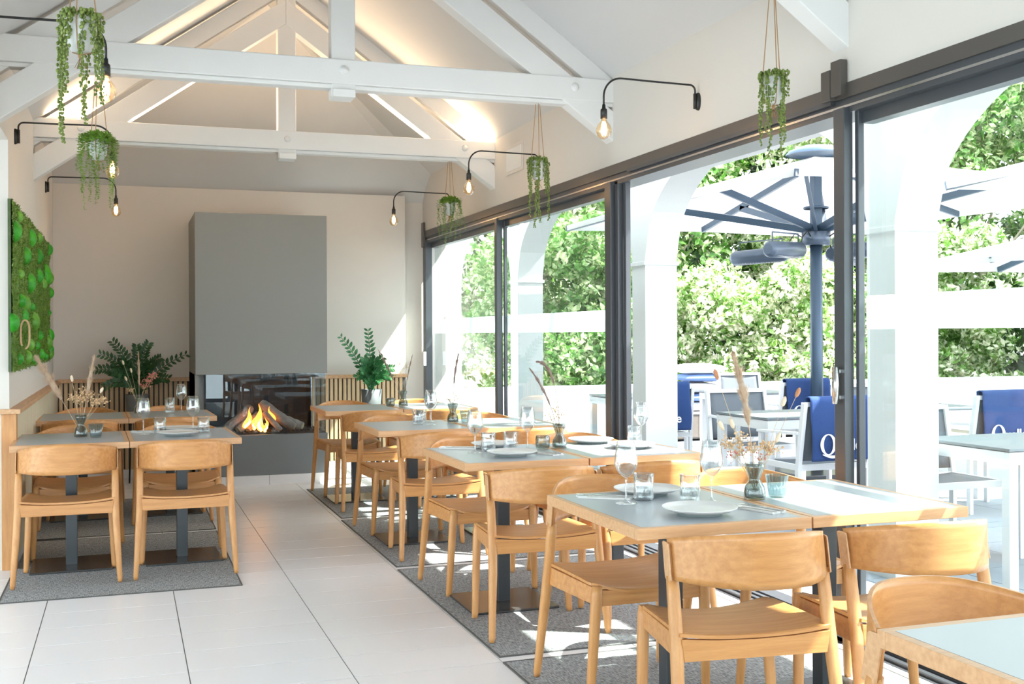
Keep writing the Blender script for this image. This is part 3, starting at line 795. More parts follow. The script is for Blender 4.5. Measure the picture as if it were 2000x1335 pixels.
def flowers(par, base, pts, m, seed, n=26, spread=.02, sz=.0028):
    random.seed(seed); sz *= 1.35; n = int(n*1.5); base = V(base)
    for p in pts:
        p = V(p); b = MB().mat(STEM); b.tube(curve(base, base.lerp(p, .6)+V((0, 0, .008)), p, 7), .0009, 4)
        b.mat(m)
        for k in range(n):
            q = p+V((random.gauss(0, spread), random.gauss(0, spread), random.gauss(0, spread*.7)))
            b.mat(STEM).tube([p-(p-base).normalized()*.02, q], .0005, 3, cap=False)
            b.mat(m).ell(q, (sz*random.uniform(.7, 1.4),)*3, 5, 3, jit=.3)
        b.build('flower_spray', None, par)
def bouquet(v, label): 
    return thing('dried_bouquet', label, 'dried flowers', tuple(v.location))
# world-space helpers are local to the vase foot
bq = bouquet(v5, 'dried bouquet in the front left vase, pampas plume bending far to the left')
plume(bq, curve((0, 0, .02), (-.10, 0, .22), (-.245, .02, .475)), .021, PAMPAS, 1, 1600)
plume(bq, curve((0, 0, .02), (.03, 0, .22), (.075, .02, .475)), .013, PAMPAS, 2, 1000)
tail(bq, (0, 0, .03), (-.045, 0, .325)); tail(bq, (0, 0, .03), (.108, 0, .255)); 
flowers(bq, (0, 0, .05), [(-.035, .01, .23), (.0, -.01, .215), (.045, .01, .24), (.08, 0, .20), (.12, .01, .205), (.02, .02, .255)], DRYF, 11, 34, .017)
bq = bouquet(v6, 'dried bouquet in the rear left vase with pink flowers, before the dark plant')
plume(bq, curve((0, 0, .02), (-.0, 0, .2), (-.005, .0, .47)), .009, PAMPAS, 3, 700)
for q in ((-.11, 0, .37), (-.055, 0, .31), (-.09, .0, .25)): tail(bq, (0, 0, .03), q)
flowers(bq, (0, 0, .05), [(.06, 0, .25), (.10, 0, .28), (.04, .0, .20)], PINKF, 13, 30, .02)
flowers(bq, (0, 0, .05), [(-.06, 0, .18)], DRYF, 14, 20, .012)
bq = bouquet(v1, 'dried bouquet in the first right-hand vase, one tall upright pampas plume')
plume(bq, curve((0, 0, .02), (-.005, 0, .28), (-.075, .02, .52)), .014, PAMPAS, 4, 1800)
tail(bq, (0, 0, .03), (-.145, .0, .425), TAILB); tail(bq, (0, 0, .03), (.115, .0, .325)); tail(bq, (0, 0, .03), (.185, .02, .355), TAILB)
tail(bq, (0, 0, .03), (-.125, 0, .25)); tail(bq, (0, 0, .03), (-.085, .0, .255)); tail(bq, (0, 0, .03), (.09, .0, .20))
flowers(bq, (0, 0, .05), [(-.10, 0, .20), (-.06, 0, .215), (-.05, .01, .17), (.0, 0, .18), (.05, 0, .19), (.075, .01, .17)], DRYF, 15, 24, .016, .0024)
flowers(bq, (0, 0, .05), [(-.09, 0, .16), (.03, .01, .15)], PINKF, 16, 14, .016, .002)
bq = bouquet(v2, 'dried bouquet in the second right-hand vase, two brown plumes curving left')
plume(bq, curve((0, 0, .02), (-.03, 0, .25), (-.155, .02, .41)), .009, PAMPASD, 5, 900)
plume(bq, curve((0, 0, .02), (-.0, 0, .45), (-.12, .02, .44)), .010, PAMPASD, 6, 1000)
flowers(bq, (0, 0, .05), [(-.05, 0, .16), (.0, 0, .17), (-.02, .01, .20)], DRYF, 17, 14, .015, .002)
bq = bouquet(v3, 'dried bouquet in the third right-hand vase, single dark grass plume')
plume(bq, curve((0, 0, .02), (.0, 0, .3), (.05, .02, .46)), .010, PAMPASD, 7, 900)
flowers(bq, (0, 0, .05), [(-.02, 0, .15), (.02, 0, .16)], STEM, 18, 10, .012, .002)
bq = bouquet(v4, 'dried bouquet in the fourth right-hand vase, sparse grasses leaning both ways')
plume(bq, curve((0, 0, .02), (-.07, 0, .22), (-.20, .02, .46)), .010, PAMPASD, 8, 700)
plume(bq, curve((0, 0, .02), (.03, 0, .22), (.085, .02, .42)), .007, PAMPASD, 9, 500)
flowers(bq, (0, 0, .05), [(-.03, 0, .36), (.03, 0, .33), (-.06, .0, .27)], STEM, 19, 12, .03, .0018)

# ------------------------------------------------------------------ wall lamps
def make_lamp():
    t = thing('wall_lamp', '', 'wall lamp', group='black swing-arm bulb lamps')
    # local: wall at x=0, arm runs to -x
    o = MB().lathe([(.0003, .018), (.034, .016), (.038, .008), (.038, 0)], 20).build('wall_plate', BLACKM, t, rot=(0, -PI/2, 0), loc=(0, 0, -.035))
    o.scale = (1.25, .62, 1)
    pts = [(-.022, 0, -.07), (-.022, 0, .02)]+[(-.022-.03*(1-math.cos(a)), 0, .02+.03*math.sin(a)) for a in [i*PI/12 for i in range(1, 7)]]
    pts += [(-.25, 0, .052), (-.45, 0, .056)]
    pts += [(-.45-.10*math.sin(a), 0, -.044+.10*math.cos(a)) for a in [i*PI/20 for i in range(1, 11)]]
    pts += [(-.55, 0, -.09)]
    MB().tube(pts, .0052, 8).build('arm', BLACKM, t)
    MB().tube([(-.022, 0, -.075), (-.022, 0, .005)], .010, 10).build('pivot', BLACKM, t)
    MB().lathe([(.0003, -.085), (.008, -.085), (.010, -.105), (.0165, -.110), (.0175, -.118), (.0175, -.158), (.0003, -.158)], 16, (-.55, 0, 0)).build('socket', BLACKM, t)
    b = MB().lathe([(.013, -.155), (.0135, -.165), (.020, -.176), (.034, -.192), (.0405, -.212), (.040, -.228), (.033, -.248), (.018, -.262), (.0003, -.266)], 24, (-.55, 0, 0)).build('bulb', BULBG, t)
    fm = MB()
    for k in range(4):
        a = k*PI/2+.4; fm.tube([(-.55+.011*math.cos(a), .011*math.sin(a), -.185), (-.55+.013*math.cos(a), .013*math.sin(a), -.205), (-.55+.011*math.cos(a), .011*math.sin(a), -.230)], .0028, 6)
    fm.build('filament', FIL, b)
    return t
lamp = Proto(make_lamp)
ZL = 2.575
lamp.put((XR, 5.24, ZL), 0, 'black wall lamp on the right wall, nearest one, bare glowing bulb')
lamp.put((XR, 7.62, ZL), 0, 'black wall lamp on the right wall, middle one, bare glowing bulb')
lamp.put((XR, 9.98, ZL), 0, 'black wall lamp on the right wall, farthest one, bare glowing bulb')
lamp.put((XL, 4.83, 2.53), PI, 'black lamp arm entering at top left, bulb behind the hanging pearls')
lamp.put((XL, 7.227, 2.54), PI, 'black wall lamp on the left wall, middle one, bulb behind the fern')
lamp.put((XL, 9.91, 2.58), PI, 'black wall lamp on the left wall, farthest one, below the hanging fern')
for (x, y) in ((2.33, 5.24), (2.33, 7.62), (2.33, 9.98), (-.07, 4.83), (-.07, 7.227), (-.07, 9.91)):
    ld = bpy.data.lights.new('bulb_light', 'POINT'); lo = bpy.data.objects.new('bulb_light', ld); COL.objects.link(lo)
    ld.energy = .4; ld.color = (1, .74, .48); ld.shadow_soft_size = .02; lo.location = (x, y, 2.355)

# ------------------------------------------------------------------ hanging plants
def hanging(loc, ztop, style, lengths, label, seed, rpot=.052, rz=0):
    """loc = centre of the pot rim"""
    random.seed(seed)
    t = thing('hanging_plant', label, 'hanging plant', loc)
    MB().lathe([(.0003, -.115), (rpot*.6, -.113), (rpot*.86, -.085), (rpot, -.04), (rpot*.98, 0), (rpot*.9, 0), (rpot*.92, -.02), (.0003, -.022)], 20).build('pot', POTW, t)
    h = ztop-loc[2]
    for k in range(3):
        a = rz+k*2*PI/3+.3
        x, y = (rpot+.004)*math.cos(a), (rpot+.004)*math.sin(a)
        MB().tube([(0, 0, h), (.006*math.cos(a), .006*math.sin(a), h-.08), (x*.9, y*.9, .02), (x, y, -.03), (x*.65, y*.65, -.112), (0, 0, -.125)], .0022, 5).build('rope', ROPE, t)
    kb = MB(); kb.ell((0, 0, -.128), (.009, .009, .012), 6, 4)
    for k in range(10):
        kb.tube([(0, 0, -.13), (random.uniform(-.02, .02), random.uniform(-.02, .02), -.17)], .0012, 3)
    kb.build('rope_tassel', ROPE, t)
    for k, L in enumerate(lengths):
        a = 2*PI*k/len(lengths)+random.uniform(-.25, .25); r0 = rpot*.75
        out = rpot+random.uniform(.006, .02 if style == 'pearl' else .065)
        n = max(6, int(L/.011)); pts = []
        for i in range(n+1):
            s = i/n; fall = max(0, s-.08)/.92
            rr = r0+(out-r0)*min(1, s/.12)+(.0 if style == 'pearl' else .02*math.sin(s*3+k))
            zz = .018*math.sin(min(1, s/.10)*PI/2)-L*fall
            pts.append(V((rr*math.cos(a+.15*math.sin(s*4+k)), rr*math.sin(a+.15*math.sin(s*4+k)), zz)))
        b = MB().tube(pts, .0011 if style == 'pearl' else .0007, 4)
        for i, p in enumerate(pts):
            if style == 'pearl':
                for q in range(3):
                    aa = random.uniform(0, 2*PI); d = V((math.cos(aa), math.sin(aa), random.uniform(-.5, .3)))
                    rr = random.uniform(.0050, .0075)*(1-.35*i/n)
                    b.ell(p+d*rr*1.4, (rr*.85, rr*.85, rr*1.15), 6, 4)
            else:
                for q in range(6):
                    aa = random.uniform(0, 2*PI); sz = random.uniform(.010, .018)*(1-.35*i/n)
                    d = V((math.cos(aa), math.sin(aa), random.uniform(-.4, .3))).normalized(); sd = d.cross(V((0, 0, 1))).normalized()*sz*.5
                    pp = p+V((0, 0, random.uniform(-.005, .005)))
                    b.add([pp, pp+d*sz*.6+sd, pp+d*sz*1.3, pp+d*sz*.6-sd], [(0, 1, 2, 3)])
        b.build('vine', PEARL if style == 'pearl' else FERN, t)
    if style != 'pearl' or True:
        b = MB()
        for k in range(110 if style == 'pearl' else 420):
            a = random.uniform(0, 2*PI); rr = rpot*math.sqrt(random.uniform(0, 1.3 if style == 'pearl' else 2.6)); p = V((rr*math.cos(a), rr*math.sin(a), random.uniform(-.005, .022)-(0 if style == 'pearl' else max(0, rr-rpot)*1.5-.01)))
            if style == 'pearl': b.ell(p, (.0052, .0052, .006), 6, 4)
            else:
                d = V((math.cos(a)+random.uniform(-.6, .6), math.sin(a)+random.uniform(-.6, .6), .4)).normalized(); sd = d.cross(V((0, 0, 1))).normalized()*.008
                b.add([p, p+d*.012+sd, p+d*.026, p+d*.012-sd], [(0, 1, 2, 3)])
        b.build('crown_leaves', PEARL if style == 'pearl' else FERN, t)
zb = 2.893
hanging((-.137, 4.0, 2.38), zb, 'pearl', [.30, .12, .26, .34, .10, .43, .40, .18, .28, .38, .22, .16], 'string-of-pearls in a white hanging pot, top left, nearest of the left plants', 21)
hanging((-.135, 6.39, 2.375), zb, 'fern', [.30, .12, .35, .16, .38, .10, .33, .18, .36, .14, .30, .18, .24, .27, .40, .12, .31, .15, .36, .19, .1, .33, .2, .14, .28, .1], 'light green hanging fern in a pot below the pearls at left', 22, .05)
hanging((2.547, 4.0, 2.375), zb, 'pearl', [.28, .20, .34, .12, .30, .16, .25, .13, .37, .10], 'string-of-pearls hanging pot at upper right, before the window head', 23, .042)
hanging((2.40, 6.39, 2.375), zb, 'pearl', [.38, .16, .20, .42, .18, .14, .36, .24, .12, .40, .22, .17], 'string-of-pearls hanging pot from the middle beam, right side', 24, .045)
hanging((2.51, 8.74, 2.40), zb, 'fern', [.30, .22, .35, .26, .38, .20, .33, .28, .36, .24, .30, .18, .34, .27, .32, .22, .31, .25], 'light green hanging fern from the farthest beam, right side', 25, .045)

# ------------------------------------------------------------------ potted zz plants
def zz(loc, label, fronds, m, seed, rp=.10, stand=.55):
    random.seed(seed)
    t = thing('potted_plant', label, 'potted plant', loc)
    zr = .79
    MB().lathe([(.0003, stand), (rp*.82, stand), (rp*.86, stand+.01), (rp, zr), (rp*.93, zr), (rp*.9, zr-.02), (.0003, zr-.025)], 28).build('pot', POTG, t)
    s = MB()
    for k in range(4):
        a = PI/4+k*PI/2; s.tube([(rp*.72*math.cos(a), rp*.72*math.sin(a), stand), (rp*.95*math.cos(a), rp*.95*math.sin(a), 0)], .007, 6)
    s.lathe([(rp*.74, stand-.012), (rp*.86, stand-.012), (rp*.86, stand), (rp*.74, stand)], 20); s.build('plant_stand', BLACKM, t)
    for (dx, dy, dz, bend) in fronds:
        base = V((random.uniform(-.03, .03), random.uniform(-.03, .03), zr-.03)); tip = V((dx, dy, zr+dz))
        mid = base.lerp(tip, .5)+V((-dx*.25, -dy*.25, bend)); P = curve(base, mid, tip, 15)
        b = MB().tube(P, [.0065*(1-i/17)+.0012 for i in range(15)], 6)
        for i in range(3, 15):
            ax = (P[min(i+1, 14)]-P[i-1]).normalized(); side = ax.cross(V((random.uniform(-.3, .3), -1, .3))).normalized()
            for sg in (-1, 1):
                L = .075*(1-.35*abs(i-8)/7)*random.uniform(.85, 1.1); W = L*.24
                d = (side*sg*.85+ax*.65+V((0, random.uniform(-.4, .1), 0))).normalized(); nn = d.cross(ax).normalized(); sd = d.cross(nn).normalized()*W
                p = P[i]
                b.add([p, p+d*L*.35+sd*.9, p+d*L*.7+sd*.75, p+d*L, p+d*L*.7-sd*.75, p+d*L*.35-sd*.9, p+d*L*.35+nn*.004, p+d*L*.7+nn*.004],
                      [(0, 6, 1), (1, 6, 7, 2), (2, 7, 3), (0, 5, 6), (5, 4, 7, 6), (4, 3, 7)], True)
        b.build('frond', m, t)
random.seed(9)
fr1 = [(-.36, 0, .22, .18), (-.30, -.05, .36, .12), (-.20, .05, .47, .1), (.0, -.05, .43, .1), (.10, 0, .45, .1), (.42, 0, .35, .05), (.26, -.1, .14, .12), (-.26, -.1, .08, .16), (-.12, -.12, .30, .12), (.14, -.12, .28, .12), (.20, .08, .32, .12), (-.15, .1, .2, .12), (.05, -.15, .16, .12), (-.2, -.12, .2, .14)]
zz((.095, 10.55, 0), 'dark leafy potted plant in a grey pot, left of the fireplace', fr1, ZZL, 31)
fr2 = [(-.30, -.05, .50, .03), (-.03, 0, .56, .02), (.03, -.05, .30, .1), (-.10, -.08, .26, .12), (.10, -.05, .24, .14), (-.16, -.1, .12, .14), (.16, -.1, .12, .14), (.0, -.14, .16, .14), (-.06, .05, .3, .1), (.08, -.12, .30, .08), (-.12, -.12, .18, .12), (.20, -.02, .2, .12), (.0, -.1, .22, .12), (.05, -.16, .08, .1), (-.08, -.16, .06, .1)]
zz((2.235, 10.55, 0), 'glossy green potted plant in a grey pot, right of the fireplace', fr2, ZZB, 32)

# ================================================================== OUTSIDE
gr = struct(box('ground', 3.12, 40, -12, 40, -.14, -.05, EARTH))
pv = struct(box('floor_terrace', 3.12, 10.5, -1, 16, -.06, -.035, GROUT))
p0 = None; k = 0
for i in range(12):
    for j in range(22):
        x = 3.14+i*.6; y = 2.6+j*.6
        # only where the doorway and panes look out
        if not (.30*y+.4 < x < 1.05*y+1.2): continue
        if p0 is None: p0 = MB().box(.003, .597, .003, .597, -.035, -.012).build('paving_slab', PAVE, pv, loc=(x, y, 0))
        else:
            c = p0.copy(); COL.objects.link(c); c.parent = pv; c.location = (x, y, random.uniform(-.001, .001))
# arcade: pillars with cap and base, arched wall, flat soffit
SP = 3.03; YP = 4.95
ar = struct(MB().box(3.12, 3.36, -6, 18, 2.57, 2.70).box(3.88, 4.22, -6, 18, 2.57, 2.66).build('ceiling_arcade', OUTW))
for k in range(-2, 14):
    y = 1.05+k*1.01
    box('roof_joist', 3.36, 3.88, y, y+.07, 2.58, 2.66, OUTW, ar)
box('roof_glass', 3.36, 3.88, -3, 15.5, 2.66, 2.668, GLASS, ar)
for k in range(-3, 4):
    y = YP+SP*k
    p = struct(MB().box(3.90, 4.18, y, y+.24, -.03, 1.92).build('trim_'+str(10+k+3), OUTW))
    MB().box(3.885, 4.195, y-.015, y+.255, 1.855, 1.885).build('capital', OUTW, p, bevel=.003)
    MB().box(3.87, 4.21, y-.03, y+.27, -.03, .10).build('pillar_base', OUTW, p, bevel=.004)
    # arch from this pillar to the next
    a0, a1 = y+.24, y+SP; n = 40
    m = MB(); P = []
    for i in range(n+1):
        yy = a0+(a1-a0)*i/n; e = (yy-(a0+a1)/2)/((a1-a0)/2); z = min(2.57, 1.92+.79*math.sqrt(max(0, 1-e*e)))
        P.append((yy, z))
    for (q0, q1) in zip(P[:-1], P[1:]):
        if q0[1] >= 2.569 and q1[1] >= 2.569: continue
        m.add([(3.90, q0[0], q0[1]), (3.90, q1[0], q1[1]), (3.90, q1[0], 2.571), (3.90, q0[0], 2.571), (4.18, q0[0], q0[1]), (4.18, q1[0], q1[1]), (4.18, q1[0], 2.571), (4.18, q0[0], 2.571)],
              [(0, 3, 2, 1), (4, 5, 6, 7), (0, 1, 5, 4)])
    m.box(3.90, 4.18, y, y+.24, 1.92, 2.571)
    m.build('arch', OUTW, p)

# outdoor chair (faces +y) with armrests
def make_ochair():
    t = thing('garden_chair', '', 'chair', group='white aluminium terrace chairs with dark sling seats')
    for s in (-1, 1):
        MB().tube([(s*.27, -.20, 0), (s*.27, -.20, .42), (s*.265, -.27, .86)], [(.016, .022)]*3, 4, sq=.3, smooth=False, up=(1, 0, 0)).build('rear_leg', ALU, t, bevel=.002)
        MB().tube([(s*.28, .24, 0), (s*.28, .24, .63)], [(.014, .020)]*2, 4, sq=.3, smooth=False, up=(1, 0, 0)).build('front_leg', ALU, t, bevel=.002)
        MB().tube([(s*.28, .27, .64), (s*.272, -.22, .655)], [(.022, .010)]*2, 4, sq=.3, smooth=False, up=(1, 0, 0)).build('armrest', ALU, t, bevel=.002)
    for q in ((-.27, .27, .215, .245, .405, .445), (-.27, .27, -.22, -.19, .405, .445), (-.275, -.25, -.2, .23, .405, .445), (.25, .275, -.2, .23, .405, .445), (-.262, .262, -.285, -.255, .835, .865)):
        MB().box(*q).build('rail', ALU, t, bevel=.002)
    MB().sheet(lambda u, v: (-.25+.5*u, -.2+.42*v, .442-.012*math.sin(PI*u)), 8, 6, .004).build('sling_seat', SLING, t)
    MB().sheet(lambda u, v: (-.255+.51*u, -.205-.065*v-.012*math.sin(PI*u), .47+.38*v), 8, 6, .004).build('sling_back', SLING, t)
    return t
och = Proto(make_ochair)
def make_otable():
    t = thing('garden_table', '', 'table', group='white framed terrace tables with dark slab tops')
    MB().box(-.38, .38, -.36, .36, .715, .730).build('slab_top', SLATE, t, bevel=.002)
    MB().box(-.375, .375, -.355, -.325, .645, .71).box(-.375, .375, .325, .355, .645, .71).box(-.375, -.345, -.325, .325, .645, .71).box(.345, .375, -.325, .325, .645, .71).build('apron', ALU, t, bevel=.002)
    for sx in (-1, 1):
        for sy in (-1, 1): MB().box(sx*.345-.028, sx*.345+.028, sy*.325-.028, sy*.325+.028, 0, .66).build('leg', ALU, t, bevel=.003)
    return t
ot = Proto(make_otable)
ZG = -.012
ot.put((4.60, 7.08, ZG), 0, 'white terrace table seen through the open doorway, dark slab top')
ot.put((4.60, 4.84, ZG), 0, 'white terrace table at right beside the thick pillar, dark slab top')
ot.put((6.05, 7.45, ZG), 0, 'white terrace table behind the blanket chair at the right edge')
ot.put((6.0, 9.9, ZG), 0, 'white terrace table farther back under the grey umbrella')
ot.put((4.70, 9.75, ZG), 0, 'white terrace table beyond the left pillar, partly hidden')
c_m = och.put((4.49, 6.55, ZG), .0, 'terrace chair with its back to us and a blanket, nearest through the doorway')
och.put((4.75, 7.78, ZG), PI, 'terrace chair facing us behind the doorway table, dark sling back')
och.put((4.65, 5.50, ZG), PI, 'terrace chair facing us behind the right terrace table')
c_r = och.put((6.05, 6.72, ZG), 0, 'terrace chair with a blanket at the right edge, behind the right table')
och.put((6.25, 8.15, ZG), PI, 'terrace chair facing us at far right, pale sling back against the hedge')
c_b = och.put((5.98, 9.12, ZG), .0, 'terrace chair with a blanket standing beside the umbrella pole')
och.put((6.75, 11.1, ZG), PI, 'terrace chair facing us, farthest behind the doorway, trapezoid sling back')
c_l = och.put((4.50, 9.05, ZG), -.12, 'terrace chair with a blanket just right of the left pillar')
och.put((4.12, 4.3, ZG), -PI/2, 'terrace chair side-on at the aisle end of the right terrace table') if False else None
# blankets draped over chair backs, with lettering
def text_mesh(body, size, offset):
    cu = bpy.data.curves.new('t', 'FONT'); cu.body = body; cu.size = size; cu.offset = offset; cu.resolution_u = 4; cu.extrude = .0008
    o = bpy.data.objects.new('t', cu); COL.objects.link(o); bpy.context.view_layer.update()
    me = bpy.data.meshes.new_from_object(o.evaluated_get(bpy.context.evaluated_depsgraph_get())); bpy.data.objects.remove(o); return me
UELLE = text_mesh('uelle', .105, .0022)
blk = [0]
def make_blanket():
    t = thing('blanket', '', 'blanket', group='blue fleece blankets over terrace chair backs')
    def bl(u, v):
        s = (v*.80)          # 0 front bottom .. over the top .. back bottom
        x = (-.235+.47*u)+.010*math.sin(v*9)
        top = .885; f = .34
        rip = .008*math.sin(u*17+v*3)*abs(v-.45)
        if s < f: z = top-(f-s); y = -.245+.03*((f-s)/f)+rip
        elif s < f+.05: a = (s-f)/.05*PI; z = top+.012*math.sin(a); y = -.27+.03*math.cos(a)
        else: q = (s-f-.05); z = top-q; y = -.305+.02*q+rip
        return (x, y, z)
    MB().sheet(bl, 24, 44, .006).build('fleece', BLUE, t)
    q = MB(); n = 36; cx, cz = -.115, .585; yq = -.318
    vs = []; 
    for i in range(n):
        a = 2*PI*i/n; vs.append((cx+.062*math.cos(a), yq, cz+.070*math.sin(a))); vs.append((cx+.036*math.cos(a), yq, cz+.063*math.sin(a)))
    q.add(vs, [(2*i, 2*((i+1) % n), 2*((i+1) % n)+1, 2*i+1) for i in range(n)])
    sw = []
    for i in range(13):
        t_ = i/12; x = cx-.045+.175*t_; z = cz-.070-.018*math.sin(t_*PI*1.15-.3)+.012*t_; wd = .004+.015*math.sin(PI*min(1, t_+.05))
        sw.append((x, yq, z+wd*.5)); sw.append((x, yq, z-wd*.5))
    q.add(sw, [(2*i, 2*i+2, 2*i+3, 2*i+1) for i in range(12)])
    q.build('letter', LETTER, t)
    o = bpy.data.objects.new('letter', UELLE); COL.objects.link(o); o.parent = t
    if not UELLE.materials: UELLE.materials.append(LETTER)
    o.location = (-.055, -.3185, .545); o.rotation_euler = (PI/2, 0, 0)
    return t
bk = Proto(make_blanket)
for c, lb in ((c_m, 'blue lettered blanket over the nearest terrace chair in the doorway'), (c_r, 'blue lettered blanket over the chair at the right edge'),
              (c_b, 'blue lettered blanket over the chair beside the umbrella pole'), (c_l, 'blue blanket over the chair just right of the left pillar')):
    bk.put(tuple(c.location), c.rotation_euler.z, lb)
# lounge seats with piled cushions
def lounge(x, y, label):
    t = thing('lounge_bench', label, 'bench', (x, y, ZG))
    box('bench_body', -.6, .6, -.35, .35, .03, .33, RATTAN, t, .004)
    for s in (-1, 1): box('leg_post', s*.56-.03, s*.56+.03, -.37, -.31, 0, .36, ALU, t, .003)
    for k in range(11): box('side_board', -.56+k*.102, -.462+k*.102, -.358, -.352, .05, .32, RATTAN, t)
    box('seat_frame', -.62, .62, -.37, .37, .33, .36, ALU, t, .003); return t
lounge(6.8, 12.5, 'dark low lounge bench carrying a pile of cushions, behind the doorway table')
lounge(8.3, 12.5, 'dark low lounge bench farther right behind the terrace tables')
random.seed(12)
cn = ['white', 'grey', 'blue', 'white', 'pale blue', 'cream']
for k, (x, y, z, w_, h_, m) in enumerate([(6.75, 12.4, .405, .62, .12, CUSHW), (6.78, 12.4, .52, .60, .11, CUSHB), (6.72, 12.38, .64, .56, .13, CUSHG), (6.8, 12.4, .76, .56, .11, CUSHB), (6.78, 12.4, .87, .6, .13, CUSHW), (7.25, 12.5, .46, .4, .2, CUSHW)]):
    c = MB()
    c.sheet(lambda u, v: (w_/2*(2*u-1), .26*(2*v-1), h_/2*(1-abs(2*u-1)**3)**.5*(1-abs(2*v-1)**3)**.5), 12, 10)
    c.sheet(lambda u, v: (w_/2*(1-2*u), .26*(2*v-1), -h_/2*(1-abs(2*u-1)**3)**.5*(1-abs(2*v-1)**3)**.5), 12, 10)
    o = c.build('cushion', m, None, loc=(x, y, z)); o.rotation_euler = (0, 0, random.uniform(-.1, .1))
    tag(o, ['wide white cushion at the bottom of the bench pile', 'blue cushion second from the bottom of the bench pile', 'grey cushion in the middle of the bench pile', 'blue cushion second from the top of the bench pile', 'white cushion on top of the bench pile', 'white cushion lying beside the pile on the bench'][k], 'cushion', 'cushions piled on the lounge bench')
# low white garden wall
gw = box('garden_wall', 3.5, 16, 13.6, 13.85, -.05, .62, OUTW); tag(gw, 'low white garden wall in front of the hedge', 'wall'); gw['kind'] = 'structure'
gw = box('garden_wall', 11.0, 11.25, 4, 13.6, -.05, .62, OUTW); tag(gw, 'low white garden wall along the right of the terrace', 'wall'); gw['kind'] = 'structure'

# umbrellas
def umbrella(x, y, label, hx=1.6, hy=1.6, ze=2.32, zt=2.80, heaters=True, rz=0, ph=0):
    t = thing('parasol', label, 'parasol', (x, y, ZG), rz)
    MB().tube([(0, 0, 0), (0, 0, 2.20)], .055, 20).build('pole', POLEM, t)
    MB().box(-.04, .04, -.04, .04, 2.2, zt-.05).build('upper_pole', POLEM, t, bevel=.004)
    MB().box(-.4, .4, -.4, .4, 0, .08).build('base', BASEM, t, bevel=.01)
    MB().lathe([(.11, 2.45), (.115, 2.455), (.115, 2.465), (.11, 2.47), (.05, 2.47)], 20).build('collar', POLEM, t)
    MB().lathe([(.0003, zt+.11), (.13, zt+.09), (.24, zt+.05), (.27, zt+.02), (.265, zt+.01)], 24).build('vent_cap', POLEM, t)
    cs = []
    for k in range(8):
        a = k*PI/4; c_, s_ = math.cos(a), math.sin(a); q_ = max(abs(c_), abs(s_)); cs.append(V((hx*c_/q_, hy*s_/q_, ze if k % 2 else ze+.03)))
    m = MB(); top = V((0, 0, zt))
    N = 8
    for k in range(8):
        a, b = cs[k], cs[(k+1) % 8]
        def tri(u, v, a=a, b=b):
            e = a.lerp(b, u); p = top.lerp(e, v); p.z -= .03*math.sin(PI*v)*math.sin(PI*u); return p
        m.sheet(tri, 6, 8)
    for k in range(8):
        a, b = cs[k], cs[(k+1) % 8]; d = V((0, 0, -.05)); m.add([a, b, b+d, a+d], [(0, 1, 2, 3)])
    cn_ = m.build('canopy', CANVAS, t)
    sm = cn_.modifiers.new('thick', 'SOLIDIFY'); sm.thickness = .004
    for k in range(8):
        e = cs[k]; a = V((0, 0, zt-.06)); MB().tube([a, e+V((0, 0, -.03))], [(.018, .032)]*2, 4, sq=.3, smooth=False).build('rib', POLEM if k % 2 == 0 else HEATM, t)
        m1 = a.lerp(e, .62)+V((0, 0, -.03)); MB().tube([V((0, 0, 2.20))+(e.normalized()*.09), m1], [(.018, .034)]*2, 4, sq=.3, smooth=False).build('strut', POLEM, t)
    MB().lathe([(.07, 2.12), (.13, 2.12), (.13, 2.24), (.07, 2.24)], 16).build('runner', HEATM, t)
    if heaters:
        for k in range(4):
            a = ph+k*PI/2; h = MB()
            c, s = math.cos(a), math.sin(a)
            def W(l, o_, z): return (c*l-s*o_, s*l+c*o_, z)
            h.tube([W(.28, 0, 2.06), W(.32, 0, 2.06), W(.84, 0, 2.04), W(.88, 0, 2.04)], [.045, .072, .072, .045], 14, smooth=True)
            hb = h.build('heater', HEATM, t)
            g = MB()
            for q in range(16): l = .36+q*.028; g.box(0, .006, -.05, .05, -.010, 0); 
            g = MB()
            for q in range(16):
                l = .36+q*.028; g.tube([W(l, -.05, 1.985), W(l+.01, .05, 1.985)], .003, 3)
            g.build('grille', STEEL, hb)
            MB().tube([W(.34, 0, 2.12), W(.34, 0, 2.2), W(.80, 0, 2.19), W(.80, 0, 2.10)], .007, 5).build('bracket', HEATM, hb)
            MB().tube([W(.07, 0, 2.16), W(.2, .02, 2.24), W(.26, 0, 2.18), W(.30, 0, 2.1)], .006, 5).build('cable', BLACKM, hb)
    return t
umbrella(5.95, 8.65, 'big white parasol with dark pole and heaters, seen through the open doorway', hx=1.6, hy=2.1, ze=2.45, zt=2.93, ph=.5)
umbrella(6.9, 4.6, 'white parasol at the upper right edge, behind the glass', hx=1.6, hy=1.6, ze=2.35, zt=2.80, heaters=False)
umbrella(9.0, 8.4, 'white parasol farther away at the right edge', hx=1.3, hy=1.3, ze=2.0, zt=2.40, heaters=False)

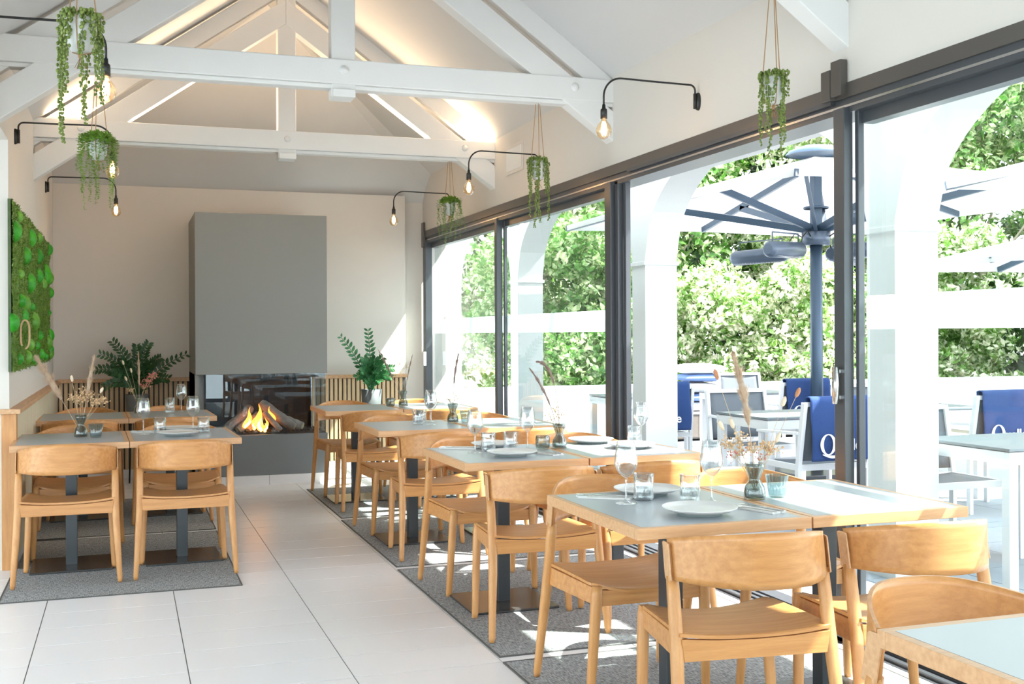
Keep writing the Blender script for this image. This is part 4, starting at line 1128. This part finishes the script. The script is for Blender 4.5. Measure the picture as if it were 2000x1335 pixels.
# trees and shrubs
def tree(x, y, h, r, m, seed, label, n=9000, leaf=.10, trunk=True, zlow=.0, name='tree'):
    rs = np.random.RandomState(seed)
    t = thing(name, label, 'tree' if name == 'tree' else 'shrub', (x, y, -.05), group=None)
    # clumps
    K = 26; th = rs.uniform(0, 2*PI, K); rr = r*np.sqrt(rs.uniform(.05, 1, K))*.72; cz_ = zlow+(h-zlow)*rs.uniform(.08, .94, K)
    cc = np.stack([rr*np.cos(th), rr*np.sin(th), cz_], 1); cr = r*rs.uniform(.28, .50, K)
    idx = rs.randint(0, K, n); d = rs.normal(size=(n, 3)); d /= np.linalg.norm(d, axis=1)[:, None]
    P = cc[idx]+d*(cr[idx]*rs.uniform(.72, 1.05, n))[:, None]*np.array([1, 1, .8])
    P[:, 2] = np.maximum(P[:, 2], .05)
    a = rs.normal(size=(n, 3)); a /= np.linalg.norm(a, axis=1)[:, None]; b = np.cross(a, d+rs.normal(size=(n, 3))*.6); b /= np.linalg.norm(b, axis=1)[:, None]
    L = leaf*rs.uniform(.6, 1.3, n)[:, None]
    v = np.empty((n, 4, 3)); v[:, 0] = P-a*L*.5; v[:, 1] = P+b*L*.26; v[:, 2] = P+a*L*.5; v[:, 3] = P-b*L*.26
    v = v.reshape(-1, 3)
    me = bpy.data.meshes.new('foliage'); me.vertices.add(len(v)); me.vertices.foreach_set('co', v.ravel())
    me.loops.add(4*n); me.loops.foreach_set('vertex_index', np.arange(4*n)); me.polygons.add(n); me.polygons.foreach_set('loop_start', np.arange(0, 4*n, 4)); me.update(); me.validate()
    me.materials.append(m); o = bpy.data.objects.new('foliage', me); COL.objects.link(o); o.parent = t
    if trunk:
        b = MB().tube([(0, 0, 0), (.05, 0, h*.3), (-.04, .03, h*.55), (0, 0, h*.85)], [.09, .075, .055, .02], 8)
        for k in range(5):
            z0 = h*(.3+.1*k); aa = rs.uniform(0, 6.28); b.tube([(0, 0, z0), (r*.5*math.cos(aa), r*.5*math.sin(aa), z0+h*.18)], [.04, .012], 6)
        b.build('trunk', BARK, t)
    return t
# back row: tall trees; front row: shrubs with sunlit white painted into the leaves
line = [(6.6, 19.5), (9.6, 19.0), (12.4, 18.0), (15.0, 16.6), (17.0, 14.4), (18.4, 11.6)]
wd = ['behind the farthest panes', 'left of the doorway view', 'centre of the doorway view', 'right of the doorway view', 'behind the right pillar', 'at the right edge']
for k, (x, y) in enumerate(line):
    tree(x, y, 7.5, 2.2, HEDGE2 if k % 2 else HEDGE1, 50+k, f'tall leafy garden tree {wd[k]}', 15000, .18)
for k, (x, y) in enumerate([(8.6, 23.4), (12.4, 22.6), (16.2, 21.0), (19.2, 18.2), (21.2, 14.6)]):
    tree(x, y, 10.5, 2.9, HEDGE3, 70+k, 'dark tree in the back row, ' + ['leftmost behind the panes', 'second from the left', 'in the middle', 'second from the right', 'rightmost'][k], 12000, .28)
line2 = [(5.8, 15.8), (6.9, 15.6), (8.5, 15.5), (10.1, 15.3), (11.6, 15.4), (13.4, 15.2), (13.9, 12.6), (13.9, 10.4), (14.0, 8.6)]
w2 = ['seen through the farthest pane', 'seen through the second pane', 'at the left of the doorway', 'behind the cushion pile', 'behind the parasol pole', 'right of the parasol pole', 'behind the right pillar', 'right of the right pillar', 'at the right edge']
for k, (x, y) in enumerate(line2):
    hh = [2.9, 3.2, 2.3, 3.0, 2.7, 3.1, 2.9, 2.8, 2.9][k]
    tree(x, y, hh, 1.05, HEDGE1 if k not in (0, 1) else HEDGE2, 90+k, f'shrub with sunlit white painted into its leaves {w2[k]}' if k > 1 else f'green shrub {w2[k]}', 9000, .13, False, 0, 'shrub')
